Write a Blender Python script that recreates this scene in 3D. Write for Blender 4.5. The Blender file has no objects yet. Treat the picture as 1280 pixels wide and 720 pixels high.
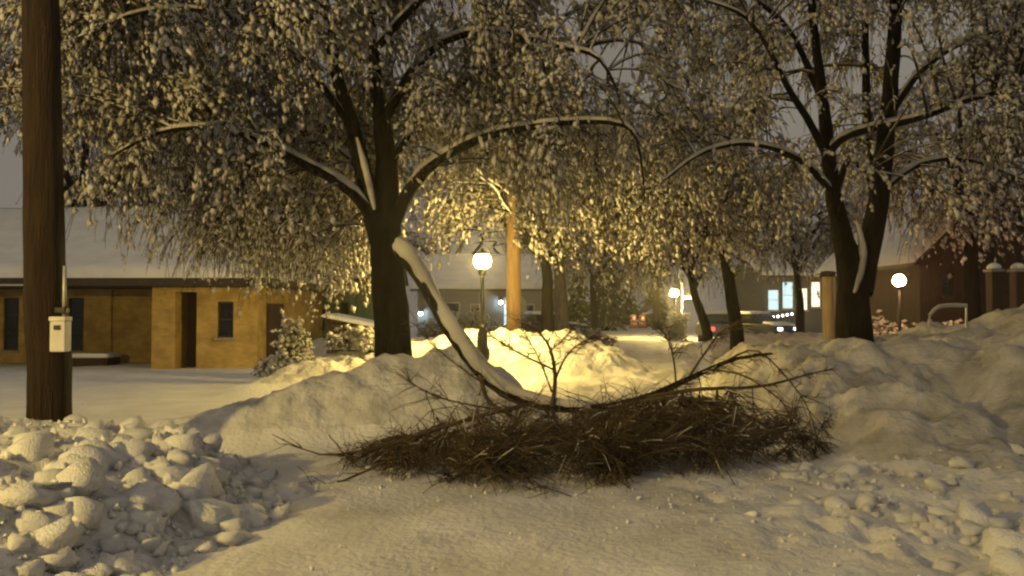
import bpy, bmesh, math, random
import numpy as np
from mathutils import Vector, Matrix

# ------------------------------------------------------------------ camera, sky, light, exposure
SC = bpy.context.scene
F = 985.0                      # focal length in photo pixels (1280 wide)
CAMZ = 1.7
PITCH = math.atan(27.0 / F)
cam = bpy.data.cameras.new("camera")
cam.sensor_width = 36.0
cam.lens = F / 1280.0 * 36.0
cam.clip_end = 3000.0
cam_o = bpy.data.objects.new("camera", cam)
SC.collection.objects.link(cam_o)
cam_o.location = (0, 0, CAMZ)
cam_o.rotation_euler = (math.pi / 2 + PITCH, 0, 0)
SC.camera = cam_o

world = bpy.data.worlds.new("World")
SC.world = world
world.use_nodes = True
wn = world.node_tree.nodes
wl = world.node_tree.links
wn.clear()
w_out = wn.new("ShaderNodeOutputWorld")
w_bg = wn.new("ShaderNodeBackground")
w_tc = wn.new("ShaderNodeTexCoord")
w_no = wn.new("ShaderNodeTexNoise")
w_no.inputs["Scale"].default_value = 2.2
w_no.inputs["Detail"].default_value = 5
w_cr = wn.new("ShaderNodeValToRGB")
w_cr.color_ramp.elements[0].color = (0.185, 0.164, 0.136, 1)   # low cloud lit by the town
w_cr.color_ramp.elements[1].color = (0.250, 0.222, 0.185, 1)
w_cr.color_ramp.elements[0].position = 0.3
w_cr.color_ramp.elements[1].position = 0.7
wl.new(w_tc.outputs["Generated"], w_no.inputs["Vector"])
wl.new(w_no.outputs["Fac"], w_cr.inputs["Fac"])
wl.new(w_cr.outputs["Color"], w_bg.inputs["Color"])
wl.new(w_bg.outputs["Background"], w_out.inputs["Surface"])
w_bg.inputs["Strength"].default_value = 1.0

sun = bpy.data.lights.new("night_glow", "SUN")
sun.energy = 0.22
sun.angle = math.radians(12)
sun.color = (1.0, 0.80, 0.50)
sun_o = bpy.data.objects.new("night_glow", sun)
SC.collection.objects.link(sun_o)
sun_o.rotation_euler = Vector((0.52, 0.62, -0.60)).to_track_quat("-Z", "Y").to_euler()
sun_o.location = (-20, -25, 25)

vs = SC.view_settings
vs.view_transform = "Standard"
vs.look = "None"
vs.exposure = 0.0
vs.gamma = 1.0
cy = SC.cycles
cy.use_denoising = True
cy.max_bounces = 5
cy.diffuse_bounces = 2
cy.glossy_bounces = 2
cy.transmission_bounces = 2
cy.volume_bounces = 0
cy.sample_clamp_indirect = 3.0
cy.use_adaptive_sampling = True
cy.adaptive_threshold = 0.04
cy.filter_width = 2.3
SODIUM = (1.0, 0.70, 0.19)

# ------------------------------------------------------------------ helpers
RNG = np.random.default_rng(11)
random.seed(5)
COL = SC.collection


def W(px, py, d):
    """world point seen at photo pixel (px, py) at forward depth d"""
    c, s = math.cos(PITCH), math.sin(PITCH)
    u, v = (px - 640.0) / F, (360.0 - py) / F
    return np.array((u * d, d * (c - v * s), CAMZ + d * (s + v * c)))


def proj(P):
    c, s = math.cos(PITCH), math.sin(PITCH)
    P = np.asarray(P)
    y, z = P[..., 1], P[..., 2] - CAMZ
    dep = y * c + z * s
    up = -y * s + z * c
    return 640 + F * P[..., 0] / dep, 360 - F * up / dep, dep


def prop(o, label=None, cat=None, group=None, kind=None):
    if label: o["label"] = label
    if cat: o["category"] = cat
    if group: o["group"] = group
    if kind: o["kind"] = kind
    return o


def empty(name, loc, label=None, cat=None, group=None):
    o = bpy.data.objects.new(name, None)
    o.empty_display_size = 0.2
    COL.objects.link(o)
    o.location = loc
    return prop(o, label, cat, group)


def link(name, me, mat, parent=None):
    o = bpy.data.objects.new(name, me)
    COL.objects.link(o)
    if mat is not None and len(me.materials) == 0:
        me.materials.append(mat)
    if parent is not None:
        o.parent = parent
        o.matrix_parent_inverse = parent_world(parent).inverted()
    return o


def parent_world(p):
    m = Matrix.LocRotScale(p.location, p.rotation_euler, p.scale)
    if p.parent is not None:
        m = parent_world(p.parent) @ p.matrix_parent_inverse @ m
    return m


def mesh_np(name, V, Fq, smooth=True):
    """V (n,3), Fq (m,k) faces of equal size"""
    me = bpy.data.meshes.new(name)
    V = np.ascontiguousarray(V, dtype=np.float32)
    Fq = np.ascontiguousarray(Fq, dtype=np.int32)
    m, k = Fq.shape
    me.vertices.add(len(V))
    me.vertices.foreach_set("co", V.ravel())
    me.loops.add(m * k)
    me.loops.foreach_set("vertex_index", Fq.ravel())
    me.polygons.add(m)
    me.polygons.foreach_set("loop_start", np.arange(0, m * k, k, dtype=np.int32))
    me.polygons.foreach_set("loop_total", np.full(m, k, dtype=np.int32))
    me.polygons.foreach_set("use_smooth", np.full(m, smooth, dtype=bool))
    me.update(calc_edges=True)
    return me


def strands(P, R, sides=3, jit=0.0):
    """tubes along N paths of K points; returns verts, quads"""
    P = np.asarray(P, float)
    R = np.asarray(R, float)
    N, K, _ = P.shape
    T = np.gradient(P, axis=1)
    T /= np.linalg.norm(T, axis=2, keepdims=True) + 1e-9
    mean = P[:, -1] - P[:, 0]
    mean /= np.linalg.norm(mean, axis=1, keepdims=True) + 1e-9
    ref = np.where(np.abs(mean[:, 2:3]) < 0.8, np.array([[0, 0, 1.0]]), np.array([[1.0, 0.1, 0]]))
    ref = ref[:, None, :]
    U = np.cross(T, np.broadcast_to(ref, T.shape))
    U /= np.linalg.norm(U, axis=2, keepdims=True) + 1e-9
    Vv = np.cross(U, T)
    a = np.arange(sides) * 2 * math.pi / sides
    rr = R[:, :, None] * (1 + jit * RNG.uniform(-1, 1, (N, K, sides)))
    X = P[:, :, None, :] + rr[..., None] * (np.cos(a)[None, None, :, None] * U[:, :, None, :] + np.sin(a)[None, None, :, None] * Vv[:, :, None, :])
    idx = np.arange(N * K * sides).reshape(N, K, sides)
    a0 = idx[:, :-1, :]
    b0 = idx[:, 1:, :]
    a1 = np.roll(a0, -1, axis=2)
    b1 = np.roll(b0, -1, axis=2)
    Q = np.stack([a0, b0, b1, a1], axis=-1).reshape(-1, 4)
    return X.reshape(-1, 3), Q


OCT = np.array([(1, 0, 0), (-1, 0, 0), (0, 1, 0), (0, -.5, .87), (0, -.5, -.87)], float)
OCTF = np.array([(0, 2, 3), (0, 3, 4), (0, 4, 2), (1, 3, 2), (1, 4, 3), (1, 2, 4)])


def blobs(C, A, L, Wd, jit=0.25):
    """small snow lumps at C, long axis A, half length L, half width Wd"""
    N = len(C)
    A = A / (np.linalg.norm(A, axis=1, keepdims=True) + 1e-9)
    U = np.cross(A, RNG.normal(size=(N, 3)))
    U /= np.linalg.norm(U, axis=1, keepdims=True) + 1e-9
    Z = np.cross(A, U)
    s = OCT[None] * (1 + jit * RNG.uniform(-1, 1, (N, 5, 1)))
    X = C[:, None, :] + s[..., 0:1] * (A * L[:, None])[:, None] + s[..., 1:2] * (U * Wd[:, None])[:, None] + s[..., 2:3] * (Z * Wd[:, None])[:, None]
    Q = (OCTF[None] + 5 * np.arange(N)[:, None, None]).reshape(-1, 3)
    return X.reshape(-1, 3), Q


def resample(pts, rad, n):
    """smooth (Catmull-Rom) polyline resample"""
    P = np.asarray(pts, float)
    R = np.asarray(rad, float)
    if len(R) != len(P):
        R = np.interp(np.linspace(0, 1, len(P)), np.linspace(0, 1, len(R)), R)
    m = len(P) - 1
    t = np.linspace(0, m, n)
    i = np.minimum(t.astype(int), m - 1)
    f = (t - i)[:, None]
    p0 = P[np.maximum(i - 1, 0)]; p1 = P[i]; p2 = P[i + 1]; p3 = P[np.minimum(i + 2, m)]
    Q = 0.5 * (2 * p1 + (p2 - p0) * f + (2 * p0 - 5 * p1 + 4 * p2 - p3) * f ** 2 + (3 * p1 - p0 - 3 * p2 + p3) * f ** 3)
    return Q, np.interp(t, np.arange(m + 1), R)


class MB:
    """collects boxes, prisms and lathes into one mesh"""
    def __init__(s):
        s.v = []; s.f = []

    def add(s, v, f):
        o = len(s.v)
        s.v += [tuple(float(c) for c in p) for p in v]
        s.f += [tuple(i + o for i in q) for q in f]
        return s

    def box(s, x0, x1, y0, y1, z0, z1):
        v = [(x, y, z) for z in (z0, z1) for y in (y0, y1) for x in (x0, x1)]
        return s.add(v, [(0, 2, 3, 1), (4, 5, 7, 6), (0, 1, 5, 4), (2, 6, 7, 3), (0, 4, 6, 2), (1, 3, 7, 5)])

    def obox(s, a, b, w, z0, z1):
        """box along a-b in plan with half width w"""
        a = np.array(a[:2], float); b = np.array(b[:2], float)
        t = (b - a) / np.linalg.norm(b - a)
        n = np.array((-t[1], t[0])) * w
        q = [a - n, b - n, b + n, a + n]
        v = [(p[0], p[1], z) for z in (z0, z1) for p in q]
        return s.add(v, [(3, 2, 1, 0), (4, 5, 6, 7), (0, 1, 5, 4), (1, 2, 6, 5), (2, 3, 7, 6), (3, 0, 4, 7)])

    def lathe(s, prof, c=(0, 0, 0), n=14):
        k = len(prof)
        v = [(c[0] + r * math.cos(2 * math.pi * j / n), c[1] + r * math.sin(2 * math.pi * j / n), c[2] + z) for r, z in prof for j in range(n)]
        f = [(i * n + j, i * n + (j + 1) % n, (i + 1) * n + (j + 1) % n, (i + 1) * n + j) for i in range(k - 1) for j in range(n)]
        f.append(tuple(reversed(range(n))))
        f.append(tuple(range((k - 1) * n, k * n)))
        return s.add(v, f)

    def prism(s, poly, axis_vec):
        """extrude a planar polygon (3d points) by a vector"""
        n = len(poly)
        a = [np.array(p, float) for p in poly]
        b = [p + np.array(axis_vec, float) for p in a]
        f = [tuple(reversed(range(n))), tuple(range(n, 2 * n))]
        f += [(i, (i + 1) % n, n + (i + 1) % n, n + i) for i in range(n)]
        return s.add(a + b, f)

    def build(s, name, mat, parent=None, smooth=False, bevel=0.0):
        me = bpy.data.meshes.new(name)
        me.from_pydata(s.v, [], s.f)
        bm = bmesh.new(); bm.from_mesh(me)
        bmesh.ops.recalc_face_normals(bm, faces=bm.faces)
        if bevel > 0:
            bmesh.ops.bevel(bm, geom=list(bm.edges), offset=bevel, segments=2, affect="EDGES", profile=0.6)
        bm.to_mesh(me); bm.free()
        me.polygons.foreach_set("use_smooth", np.full(len(me.polygons), smooth, dtype=bool))
        me.update()
        return link(name, me, mat, parent)


def hash2(ix, iy, s):
    h = (ix.astype(np.int64) * 374761393 + iy.astype(np.int64) * 668265263 + s * 1442695041) & 0x7fffffff
    h = ((h ^ (h >> 13)) * 1274126177) & 0x7fffffff
    return ((h ^ (h >> 16)) & 0xffffff) / float(0xffffff)


def vnoise(x, y, s=0):
    x = np.asarray(x, float); y = np.asarray(y, float)
    ix = np.floor(x); iy = np.floor(y)
    fx = x - ix; fy = y - iy
    fx = fx * fx * (3 - 2 * fx); fy = fy * fy * (3 - 2 * fy)
    ix = ix.astype(np.int64); iy = iy.astype(np.int64)
    a = hash2(ix, iy, s); b = hash2(ix + 1, iy, s); c = hash2(ix, iy + 1, s); d = hash2(ix + 1, iy + 1, s)
    return (a * (1 - fx) + b * fx) * (1 - fy) + (c * (1 - fx) + d * fx) * fy - 0.5


def fbm(x, y, s=0, o=4):
    t = 0; a = 1.0
    for i in range(o):
        t = t + a * vnoise(x * 2 ** i, y * 2 ** i, s + i * 7)
        a *= 0.5
    return t


def cell(x, y, s=0):
    """rounded lumps: 1 at a feature point falling to 0"""
    x = np.asarray(x, float); y = np.asarray(y, float)
    ix = np.floor(x).astype(np.int64); iy = np.floor(y).astype(np.int64)
    best = np.full(np.broadcast(x, y).shape, 9.0)
    for dx in (-1, 0, 1):
        for dy in (-1, 0, 1):
            cx = ix + dx + hash2(ix + dx, iy + dy, s); cyy = iy + dy + hash2(ix + dx, iy + dy, s + 91)
            r = 0.55 + 0.75 * hash2(ix + dx, iy + dy, s + 17)
            best = np.minimum(best, ((x - cx) ** 2 + (y - cyy) ** 2) / r ** 2)
    return np.sqrt(np.maximum(0, 1 - best))


def sstep(a, b, x):
    t = np.clip((x - a) / (b - a), 0, 1)
    return t * t * (3 - 2 * t)


# ------------------------------------------------------------------ materials
MATS = {}


def mat(name, col, rough=0.8, var=0.15, scale=6.0, bump=0.0, bscale=30.0, emit=None, estr=0.0, metal=0.0, col2=None, stretch=None, spec=0.3, detail=5):
    m = bpy.data.materials.new(name)
    m.use_nodes = True
    nt = m.node_tree
    N, L = nt.nodes, nt.links
    b = N["Principled BSDF"]
    b.inputs["Roughness"].default_value = rough
    b.inputs["Metallic"].default_value = metal
    b.inputs["Specular IOR Level"].default_value = spec
    tc = N.new("ShaderNodeTexCoord")
    mp = N.new("ShaderNodeMapping")
    if stretch: mp.inputs["Scale"].default_value = stretch
    L.new(tc.outputs["Object"], mp.inputs["Vector"])
    no = N.new("ShaderNodeTexNoise")
    no.inputs["Scale"].default_value = scale
    no.inputs["Detail"].default_value = detail
    L.new(mp.outputs["Vector"], no.inputs["Vector"])
    cr = N.new("ShaderNodeValToRGB")
    c2 = col2 if col2 else tuple(c * (1 + var) for c in col)
    cr.color_ramp.elements[0].color = tuple(c * (1 - var) for c in col) + (1,)
    cr.color_ramp.elements[1].color = tuple(min(1, c) for c in c2) + (1,)
    cr.color_ramp.elements[0].position = 0.32
    cr.color_ramp.elements[1].position = 0.68
    L.new(no.outputs["Fac"], cr.inputs["Fac"])
    L.new(cr.outputs["Color"], b.inputs["Base Color"])
    if bump > 0:
        n2 = N.new("ShaderNodeTexNoise")
        n2.inputs["Scale"].default_value = bscale
        n2.inputs["Detail"].default_value = 4
        L.new(mp.outputs["Vector"], n2.inputs["Vector"])
        bp = N.new("ShaderNodeBump")
        bp.inputs["Strength"].default_value = bump
        bp.inputs["Distance"].default_value = 0.05
        L.new(n2.outputs["Fac"], bp.inputs["Height"])
        L.new(bp.outputs["Normal"], b.inputs["Normal"])
    if emit:
        b.inputs["Emission Color"].default_value = tuple(emit) + (1,)
        b.inputs["Emission Strength"].default_value = estr
    MATS[name] = m
    return m


def brick_mat(name, c1, c2, mortar):
    m = mat(name, c1, rough=0.9)
    N, L = m.node_tree.nodes, m.node_tree.links
    b = N["Principled BSDF"]
    tc = N["Texture Coordinate"]
    sep = N.new("ShaderNodeSeparateXYZ"); L.new(tc.outputs["Object"], sep.inputs[0])
    ad = N.new("ShaderNodeMath"); ad.operation = "ADD"
    L.new(sep.outputs[0], ad.inputs[0]); L.new(sep.outputs[1], ad.inputs[1])
    cmb = N.new("ShaderNodeCombineXYZ"); L.new(ad.outputs[0], cmb.inputs[0]); L.new(sep.outputs[2], cmb.inputs[1])
    br = N.new("ShaderNodeTexBrick")
    br.inputs["Scale"].default_value = 1.0
    br.inputs["Brick Width"].default_value = 0.23
    br.inputs["Row Height"].default_value = 0.075
    br.inputs["Mortar Size"].default_value = 0.008
    br.inputs["Color1"].default_value = c1 + (1,)
    br.inputs["Color2"].default_value = c2 + (1,)
    br.inputs["Mortar"].default_value = mortar + (1,)
    L.new(cmb.outputs[0], br.inputs["Vector"])
    no = [n for n in N if n.type == "TEX_NOISE"][0]
    no.inputs["Scale"].default_value = 2.5
    mx = N.new("ShaderNodeMix"); mx.data_type = "RGBA"; mx.blend_type = "MULTIPLY"; mx.inputs[0].default_value = 0.75
    cr = [n for n in N if n.type == "VALTORGB"][0]
    cr.color_ramp.elements[0].color = (0.5, 0.5, 0.5, 1); cr.color_ramp.elements[1].color = (1, 1, 1, 1)
    L.new(br.outputs["Color"], mx.inputs[6]); L.new(cr.outputs["Color"], mx.inputs[7])
    L.new(mx.outputs[2], b.inputs["Base Color"])
    bp = N.new("ShaderNodeBump"); bp.inputs["Strength"].default_value = 0.7; bp.inputs["Distance"].default_value = 0.012
    inv = N.new("ShaderNodeMath"); inv.operation = "SUBTRACT"; inv.inputs[0].default_value = 1.0
    L.new(br.outputs["Fac"], inv.inputs[1]); L.new(inv.outputs[0], bp.inputs["Height"]); L.new(bp.outputs["Normal"], b.inputs["Normal"])
    return m


SNOW = mat("snow", (0.76, 0.76, 0.76), rough=0.75, var=0.08, scale=1.5, bump=0.6, bscale=17, spec=0.2)
ROADSNOW = mat("packed_snow", (0.60, 0.58, 0.55), rough=0.7, var=0.16, scale=1.1, bump=0.5, bscale=16, col2=(0.74, 0.73, 0.72), spec=0.25)
BANKSNOW = mat("ploughed_snow", (0.58, 0.57, 0.55), rough=0.8, var=0.2, scale=2.6, bump=0.9, bscale=11, col2=(0.78, 0.77, 0.76), spec=0.2)
SHADEDSNOW = mat("shaded_ploughed_snow", (0.38, 0.36, 0.33), rough=0.85, var=0.25, scale=2.2, bump=0.9, bscale=11, col2=(0.55, 0.53, 0.50), spec=0.2)  # ploughed snow in a darker colour, standing in for shade on the right embankment
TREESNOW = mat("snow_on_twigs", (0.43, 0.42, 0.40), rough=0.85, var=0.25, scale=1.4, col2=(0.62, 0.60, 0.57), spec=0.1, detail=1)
BARK = mat("bark", (0.011, 0.009, 0.006), rough=0.95, var=0.4, scale=14, bump=1.0, bscale=26, stretch=(1, 1, 0.25), spec=0.1)
TWIG = mat("twig_bark", (0.055, 0.041, 0.028), rough=0.95, var=0.3, scale=3, spec=0.1, detail=1)
BRUSH = mat("brush_twigs", (0.085, 0.060, 0.036), rough=0.95, var=0.35, scale=5, spec=0.1, detail=1)
PALETWIG = mat("pale_dry_twigs", (0.13, 0.10, 0.065), rough=0.95, var=0.3, scale=5, spec=0.1, detail=1)
PALEBARK = mat("grey_bark", (0.13, 0.11, 0.09), rough=0.95, var=0.3, scale=9, bump=0.8, bscale=20, stretch=(1, 1, 0.3))
POLEWOOD = mat("treated_pole_wood", (0.020, 0.011, 0.005), rough=0.85, var=0.4, scale=5, bump=0.8, bscale=18, stretch=(6, 6, 0.35), col2=(0.040, 0.022, 0.009))
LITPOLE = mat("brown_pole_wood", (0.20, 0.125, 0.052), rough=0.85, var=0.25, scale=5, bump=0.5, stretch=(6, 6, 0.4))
PALEPOLE = mat("weathered_pole_wood", (0.36, 0.27, 0.17), rough=0.85, var=0.2, scale=5, bump=0.5, stretch=(6, 6, 0.4))
BRICK = brick_mat("buff_brick", (0.60, 0.41, 0.13), (0.50, 0.33, 0.09), (0.46, 0.36, 0.20))
DARKTRIM = mat("dark_brown_trim", (0.05, 0.038, 0.026), rough=0.6, var=0.2)
WHITETRIM = mat("pale_trim", (0.55, 0.52, 0.46), rough=0.6, var=0.1)
GREENSIDE = mat("green_siding", (0.10, 0.15, 0.08), rough=0.8, var=0.15, scale=3, stretch=(0.4, 0.4, 8))
GREYSIDE = mat("grey_siding", (0.17, 0.16, 0.14), rough=0.8, var=0.15, scale=3, stretch=(0.4, 0.4, 8))
BROWNSIDE = mat("dark_wood_boards", (0.050, 0.030, 0.018), rough=0.8, var=0.3, scale=4, stretch=(6, 6, 0.5))
GLASS = mat("dark_window_glass", (0.012, 0.013, 0.015), rough=0.08, var=0.2, spec=0.5)
STONE = mat("concrete", (0.30, 0.28, 0.25), rough=0.9, var=0.15, bump=0.4)
IRON = mat("black_iron", (0.022, 0.022, 0.020), rough=0.45, var=0.2, metal=0.6)
GALV = mat("galvanised_steel", (0.42, 0.42, 0.41), rough=0.5, var=0.1, metal=0.5)
ENAMEL = mat("white_enamel", (0.55, 0.53, 0.50), rough=0.5, var=0.12, scale=8)
RUBBER = mat("tyre_rubber", (0.02, 0.02, 0.02), rough=0.9)
CARDARK = mat("dark_car_paint", (0.03, 0.032, 0.04), rough=0.25, var=0.1, metal=0.3, spec=0.5)
CARRED = mat("silver_car_paint", (0.20, 0.19, 0.19), rough=0.3, var=0.1, metal=0.4, spec=0.5)
ORANGE = mat("orange_plastic", (0.75, 0.16, 0.03), rough=0.5, var=0.1)
FROST = mat("white_reflective_band", (0.75, 0.74, 0.72), rough=0.4, var=0.05)
LEAF = mat("evergreen_needles", (0.035, 0.050, 0.024), rough=0.9, var=0.4, scale=6, detail=1)
GLOBE = mat("lit_globe", (0.8, 0.75, 0.6), emit=SODIUM, estr=1300)
GLOBE2 = mat("lit_globe_far", (0.8, 0.75, 0.6), emit=SODIUM, estr=1800)
GLOBE3 = mat("lit_globe_verge", (0.8, 0.75, 0.6), emit=SODIUM, estr=2400)
PORCHL = mat("lit_porch_lamp", (0.8, 0.7, 0.5), emit=(1.0, 0.50, 0.20), estr=230)
COOLL = mat("lit_cool_lamp", (0.8, 0.8, 0.8), emit=(0.62, 0.82, 1.0), estr=130)
WINWARM = mat("lit_window_warm", (0.7, 0.6, 0.4), emit=(1.0, 0.86, 0.62), estr=1.6, var=0.3)
WINCOOL = mat("lit_window_cool", (0.6, 0.65, 0.7), emit=(0.55, 0.85, 0.95), estr=1.0, var=0.3)
HEADL = mat("lit_headlight", (0.8, 0.8, 0.8), emit=(0.85, 0.95, 1.0), estr=6)
TAILL = mat("lit_tail_light", (0.5, 0.02, 0.02), emit=(1.0, 0.10, 0.10), estr=2.2)
BULB = mat("lit_bulb", (0.8, 0.8, 0.8), emit=(0.9, 0.95, 1.0), estr=9)


# ------------------------------------------------------------------ the ground
def ridge(x, y, pts, amp):
    """height of a ridge along a polyline: pts (x, y, height, half width)"""
    out = np.zeros(np.broadcast(x, y).shape)
    for (x0, y0, h0, w0), (x1, y1, h1, w1) in zip(pts[:-1], pts[1:]):
        dx, dy = x1 - x0, y1 - y0
        t = np.clip(((x - x0) * dx + (y - y0) * dy) / (dx * dx + dy * dy), 0, 1)
        d = np.hypot(x - x0 - t * dx, y - y0 - t * dy)
        w = w0 + (w1 - w0) * t
        h = h0 + (h1 - h0) * t
        out = np.maximum(out, h * np.exp(-(d / w) ** 2 * 1.2))
    return out * amp


RID_TREE = [(-4.2, 10.0, .22, .7), (-3.0, 10.4, .40, .7), (-1.9, 11.0, .78, .85), (-.95, 11.3, .86, .8), (-.3, 11.3, .55, .6), (.2, 11.2, .22, .6)]
RID_LAMP = [(-5.2, 16.2, .18, .9), (-3.0, 18.4, .62, 1.5), (-1.2, 19.6, .85, 2.1), (.6, 19.8, .85, 2.1), (1.8, 20.5, .5, 1.6), (2.6, 22.0, .2, 1.0)]
RID_CROSS = [(-30, 30.5, .5, .9), (-12, 29.5, .55, .9), (-3, 29.0, .5, .9), (2.2, 29.5, .35, .7)]
RID_FAR = [(6.5, 27.0, .35, 1.0), (9, 27.5, .4, 1.0), (25, 29, .4, 1.0)]


def left_edge(y):
    return np.interp(y, [0, 3.5, 5.0, 6.6, 7.6, 8.6, 10.5, 14, 17, 30, 400], [-2.8, -2.7, -2.35, -2.0, -2.3, -3.0, -1.0, -.6, .6, 2.4, 60])


def right_edge(y):
    return np.interp(y, [0, 3, 6, 8, 10, 12, 16, 22, 30, 400], [3.6, 3.6, 3.5, 3.3, 3.1, 3.1, 3.8, 5.2, 7.0, 90])


def bank(x, y):
    q = (x - 3.0) * .42 + (y - 7.6) * .90
    top = .78 + .22 * np.exp(-((q - 4.2) / .9) ** 2) + .85 * sstep(5.5, 10.5, x) * sstep(19, 14.5, y)
    return sstep(0, 4.4, q) * top * (.25 + .75 * sstep(25, 15, y)) * sstep(-.1, 1.1, x - right_edge(y)) * sstep(42, 20, y)


def H(x, y):
    x = np.asarray(x, float); y = np.asarray(y, float)
    le = left_edge(y) + .25 * fbm(y * 1.3, y * .1, 3); re = right_edge(y) + .3 * fbm(y * 1.1, y * .2, 5) + 9 * sstep(8.5, 7.0, y)
    near = sstep(60, 25, y)
    h = .05 * fbm(x * .35, y * .35, 1, 3)
    # left verge with ploughed rubble round the utility pole
    lb = sstep(0, .9, le - x) * sstep(9.2, 7.6, y) * (.30 + .22 * sstep(0, 3, le - x))
    lump = cell(x * 3.1, y * 3.1, 4) * .10 + cell(x * 6.5, y * 6.5, 8) * .06 + .05 * fbm(x * 7, y * 7, 6, 2)
    h = h + lb + lump * sstep(-.05, .5, le - x) * sstep(9.4, 8.0, y)
    # shovelled walk
    h = h - .10 * np.exp(-((y - 9.35 - .02 * x) / .45) ** 2) * sstep(-2.6, -3.4, x)
    # ridges
    r1 = ridge(x, y, RID_TREE, 1.0)
    r2 = ridge(x, y, RID_LAMP, 1.0)
    r3 = np.maximum(ridge(x, y, RID_CROSS, 1.0), ridge(x, y, RID_FAR, 1.0))
    rr = np.maximum(np.maximum(r1, r2), r3)
    h = h + rr * (1 + .35 * fbm(x * 1.8, y * 1.8, 9, 3)) + sstep(.05, .35, rr) * (cell(x * 2.6, y * 2.6, 14) * .13 + .10 * cell(x * 4.9, y * 4.9, 15) + .05 * cell(x * 8.5, y * 8.5, 16) + .10 * fbm(x * 3.5, y * 3.5, 18, 3))
    # right bank
    rb = bank(x, y)
    u = x - re
    on = sstep(.03, .25, rb)
    h = h + rb * (1 + .16 * fbm(x * 1.1, y * 1.1, 21, 3)) + on * near * (.10 * cell(x * 2.2, y * 2.2, 31) + .06 * cell(x * 4.6, y * 4.6, 35) + .05 * cell(x * 8.7, y * 8.7, 37) + .16 * fbm(x * 1.6, y * 1.6, 36, 2) + .15 * fbm(x * 4, y * 4, 33, 3))
    # smooth sledded chute cut into the right bank
    q = x - (5.30 + (y - 7.5) * .13)
    h = h - .20 * np.exp(-(q / .30) ** 2) * sstep(6.4, 7.4, y) * sstep(11.2, 9.6, y) - .16 * np.exp(-(((x - 6.05) / .35) ** 2 + ((y - 9.2) / .5) ** 2))
    # churned road
    onroad = sstep(-.2, .3, x - le) * sstep(-.1, .4, re - x) * near
    ch = sstep(.6, 2.4, x + .15 * (y - 6)) * sstep(3.5, 5.5, y)
    h = h + onroad * (.018 * fbm(x * 3, y * 3, 41, 3) + .012 * np.sin(x * 4.2 + .3 * y) * sstep(9, 5, y))
    h = h + onroad * ch * (.075 * cell(x * 4.2, y * 4.2, 51) - .04 + .04 * cell(x * 8.2, y * 8.2, 52) + .07 * fbm(x * 3.4, y * 3.4, 55, 3))
    mid = sstep(9.0, 11.5, y) * sstep(34, 20, y) * onroad
    h = h + mid * (.12 * cell(x * 1.9, y * 1.4, 61) + .14 * fbm(x * .9, y * .9, 63, 3))
    # footprints in the churned snow on the right
    for fx, fy in ((2.32, 6.7), (2.55, 6.35), (2.36, 6.0), (2.62, 5.72), (2.44, 5.4), (2.75, 5.2), (1.75, 6.9), (3.1, 6.6), (2.95, 5.9), (3.3, 5.6)):
        h = h - .13 * np.exp(-(((x - fx) / .075) ** 2 + ((y - fy) / .14) ** 2)) + .03 * np.exp(-(((x - fx - .13) / .07) ** 2 + ((y - fy) / .16) ** 2))
    # yard on the left falls gently to the brick building
    h = h - .012 * np.clip(y - 12, 0, 14) * sstep(-2, -7, x) + sstep(-1.5, -4, x) * .03 * fbm(x * .8, y * 1.6, 71, 3) * near
    return h


def axis(parts):
    out = []
    for a, b, st in parts:
        out.append(np.arange(a, b, st))
    return np.concatenate(out + [[parts[-1][1]]])


gx = axis([(-420, -60, 30), (-60, -24, 2.0), (-24, -8, .35), (-8, -5.5, .10), (-5.5, 6.0, .062), (6.0, 11, .12), (11, 26, .4), (26, 60, 2.0), (60, 420, 30)])
gy = axis([(-60, -6, 3), (-6, 2.6, .4), (2.6, 13, .06), (13, 21, .11), (21, 36, .25), (36, 80, 1.0), (80, 200, 8), (200, 420, 40)])
GX, GY = np.meshgrid(gx, gy)
GZ = H(GX, GY)
GV = np.stack([GX, GY, GZ], -1).reshape(-1, 3)
ny, nx = GX.shape
gi = np.arange(ny * nx).reshape(ny, nx)
GQ = np.stack([gi[:-1, :-1], gi[:-1, 1:], gi[1:, 1:], gi[1:, :-1]], -1).reshape(-1, 4)
cxs = (GX[:-1, :-1] + GX[1:, 1:]).ravel() / 2
cys = (GY[:-1, :-1] + GY[1:, 1:]).ravel() / 2
le = left_edge(cys); re = right_edge(cys)
is_rub = (cxs < le + .1) & (cys < 9.3) & (cys > -6)
is_right = (bank(cxs, cys) > .07) & (cys < 42) & (cxs < 60)
is_ridge = (ridge(cxs, cys, RID_TREE, 1.0) > .16) & ~is_rub
is_ridge2 = (ridge(cxs, cys, RID_LAMP, 1.0) > .16) & ~is_rub & ~is_ridge
is_cross = (cys > 31.5) & (cys < 39) & (np.abs(cxs) < 60) & ~is_right
is_road = (((cxs >= le) & (cxs <= np.where(cys < 9, 14, re)) & (cys < 60)) | is_cross) & ~is_rub & ~is_right & ~is_ridge & ~is_ridge2
rest = ~(is_rub | is_right | is_ridge | is_ridge2 | is_road)


def ground_piece(name, mask, material, label):
    q = GQ[mask]
    used, inv = np.unique(q, return_inverse=True)
    o = link(name, mesh_np(name, GV[used], inv.reshape(-1, 4)), material)
    prop(o, label, None, None, "structure")
    return o


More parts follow.
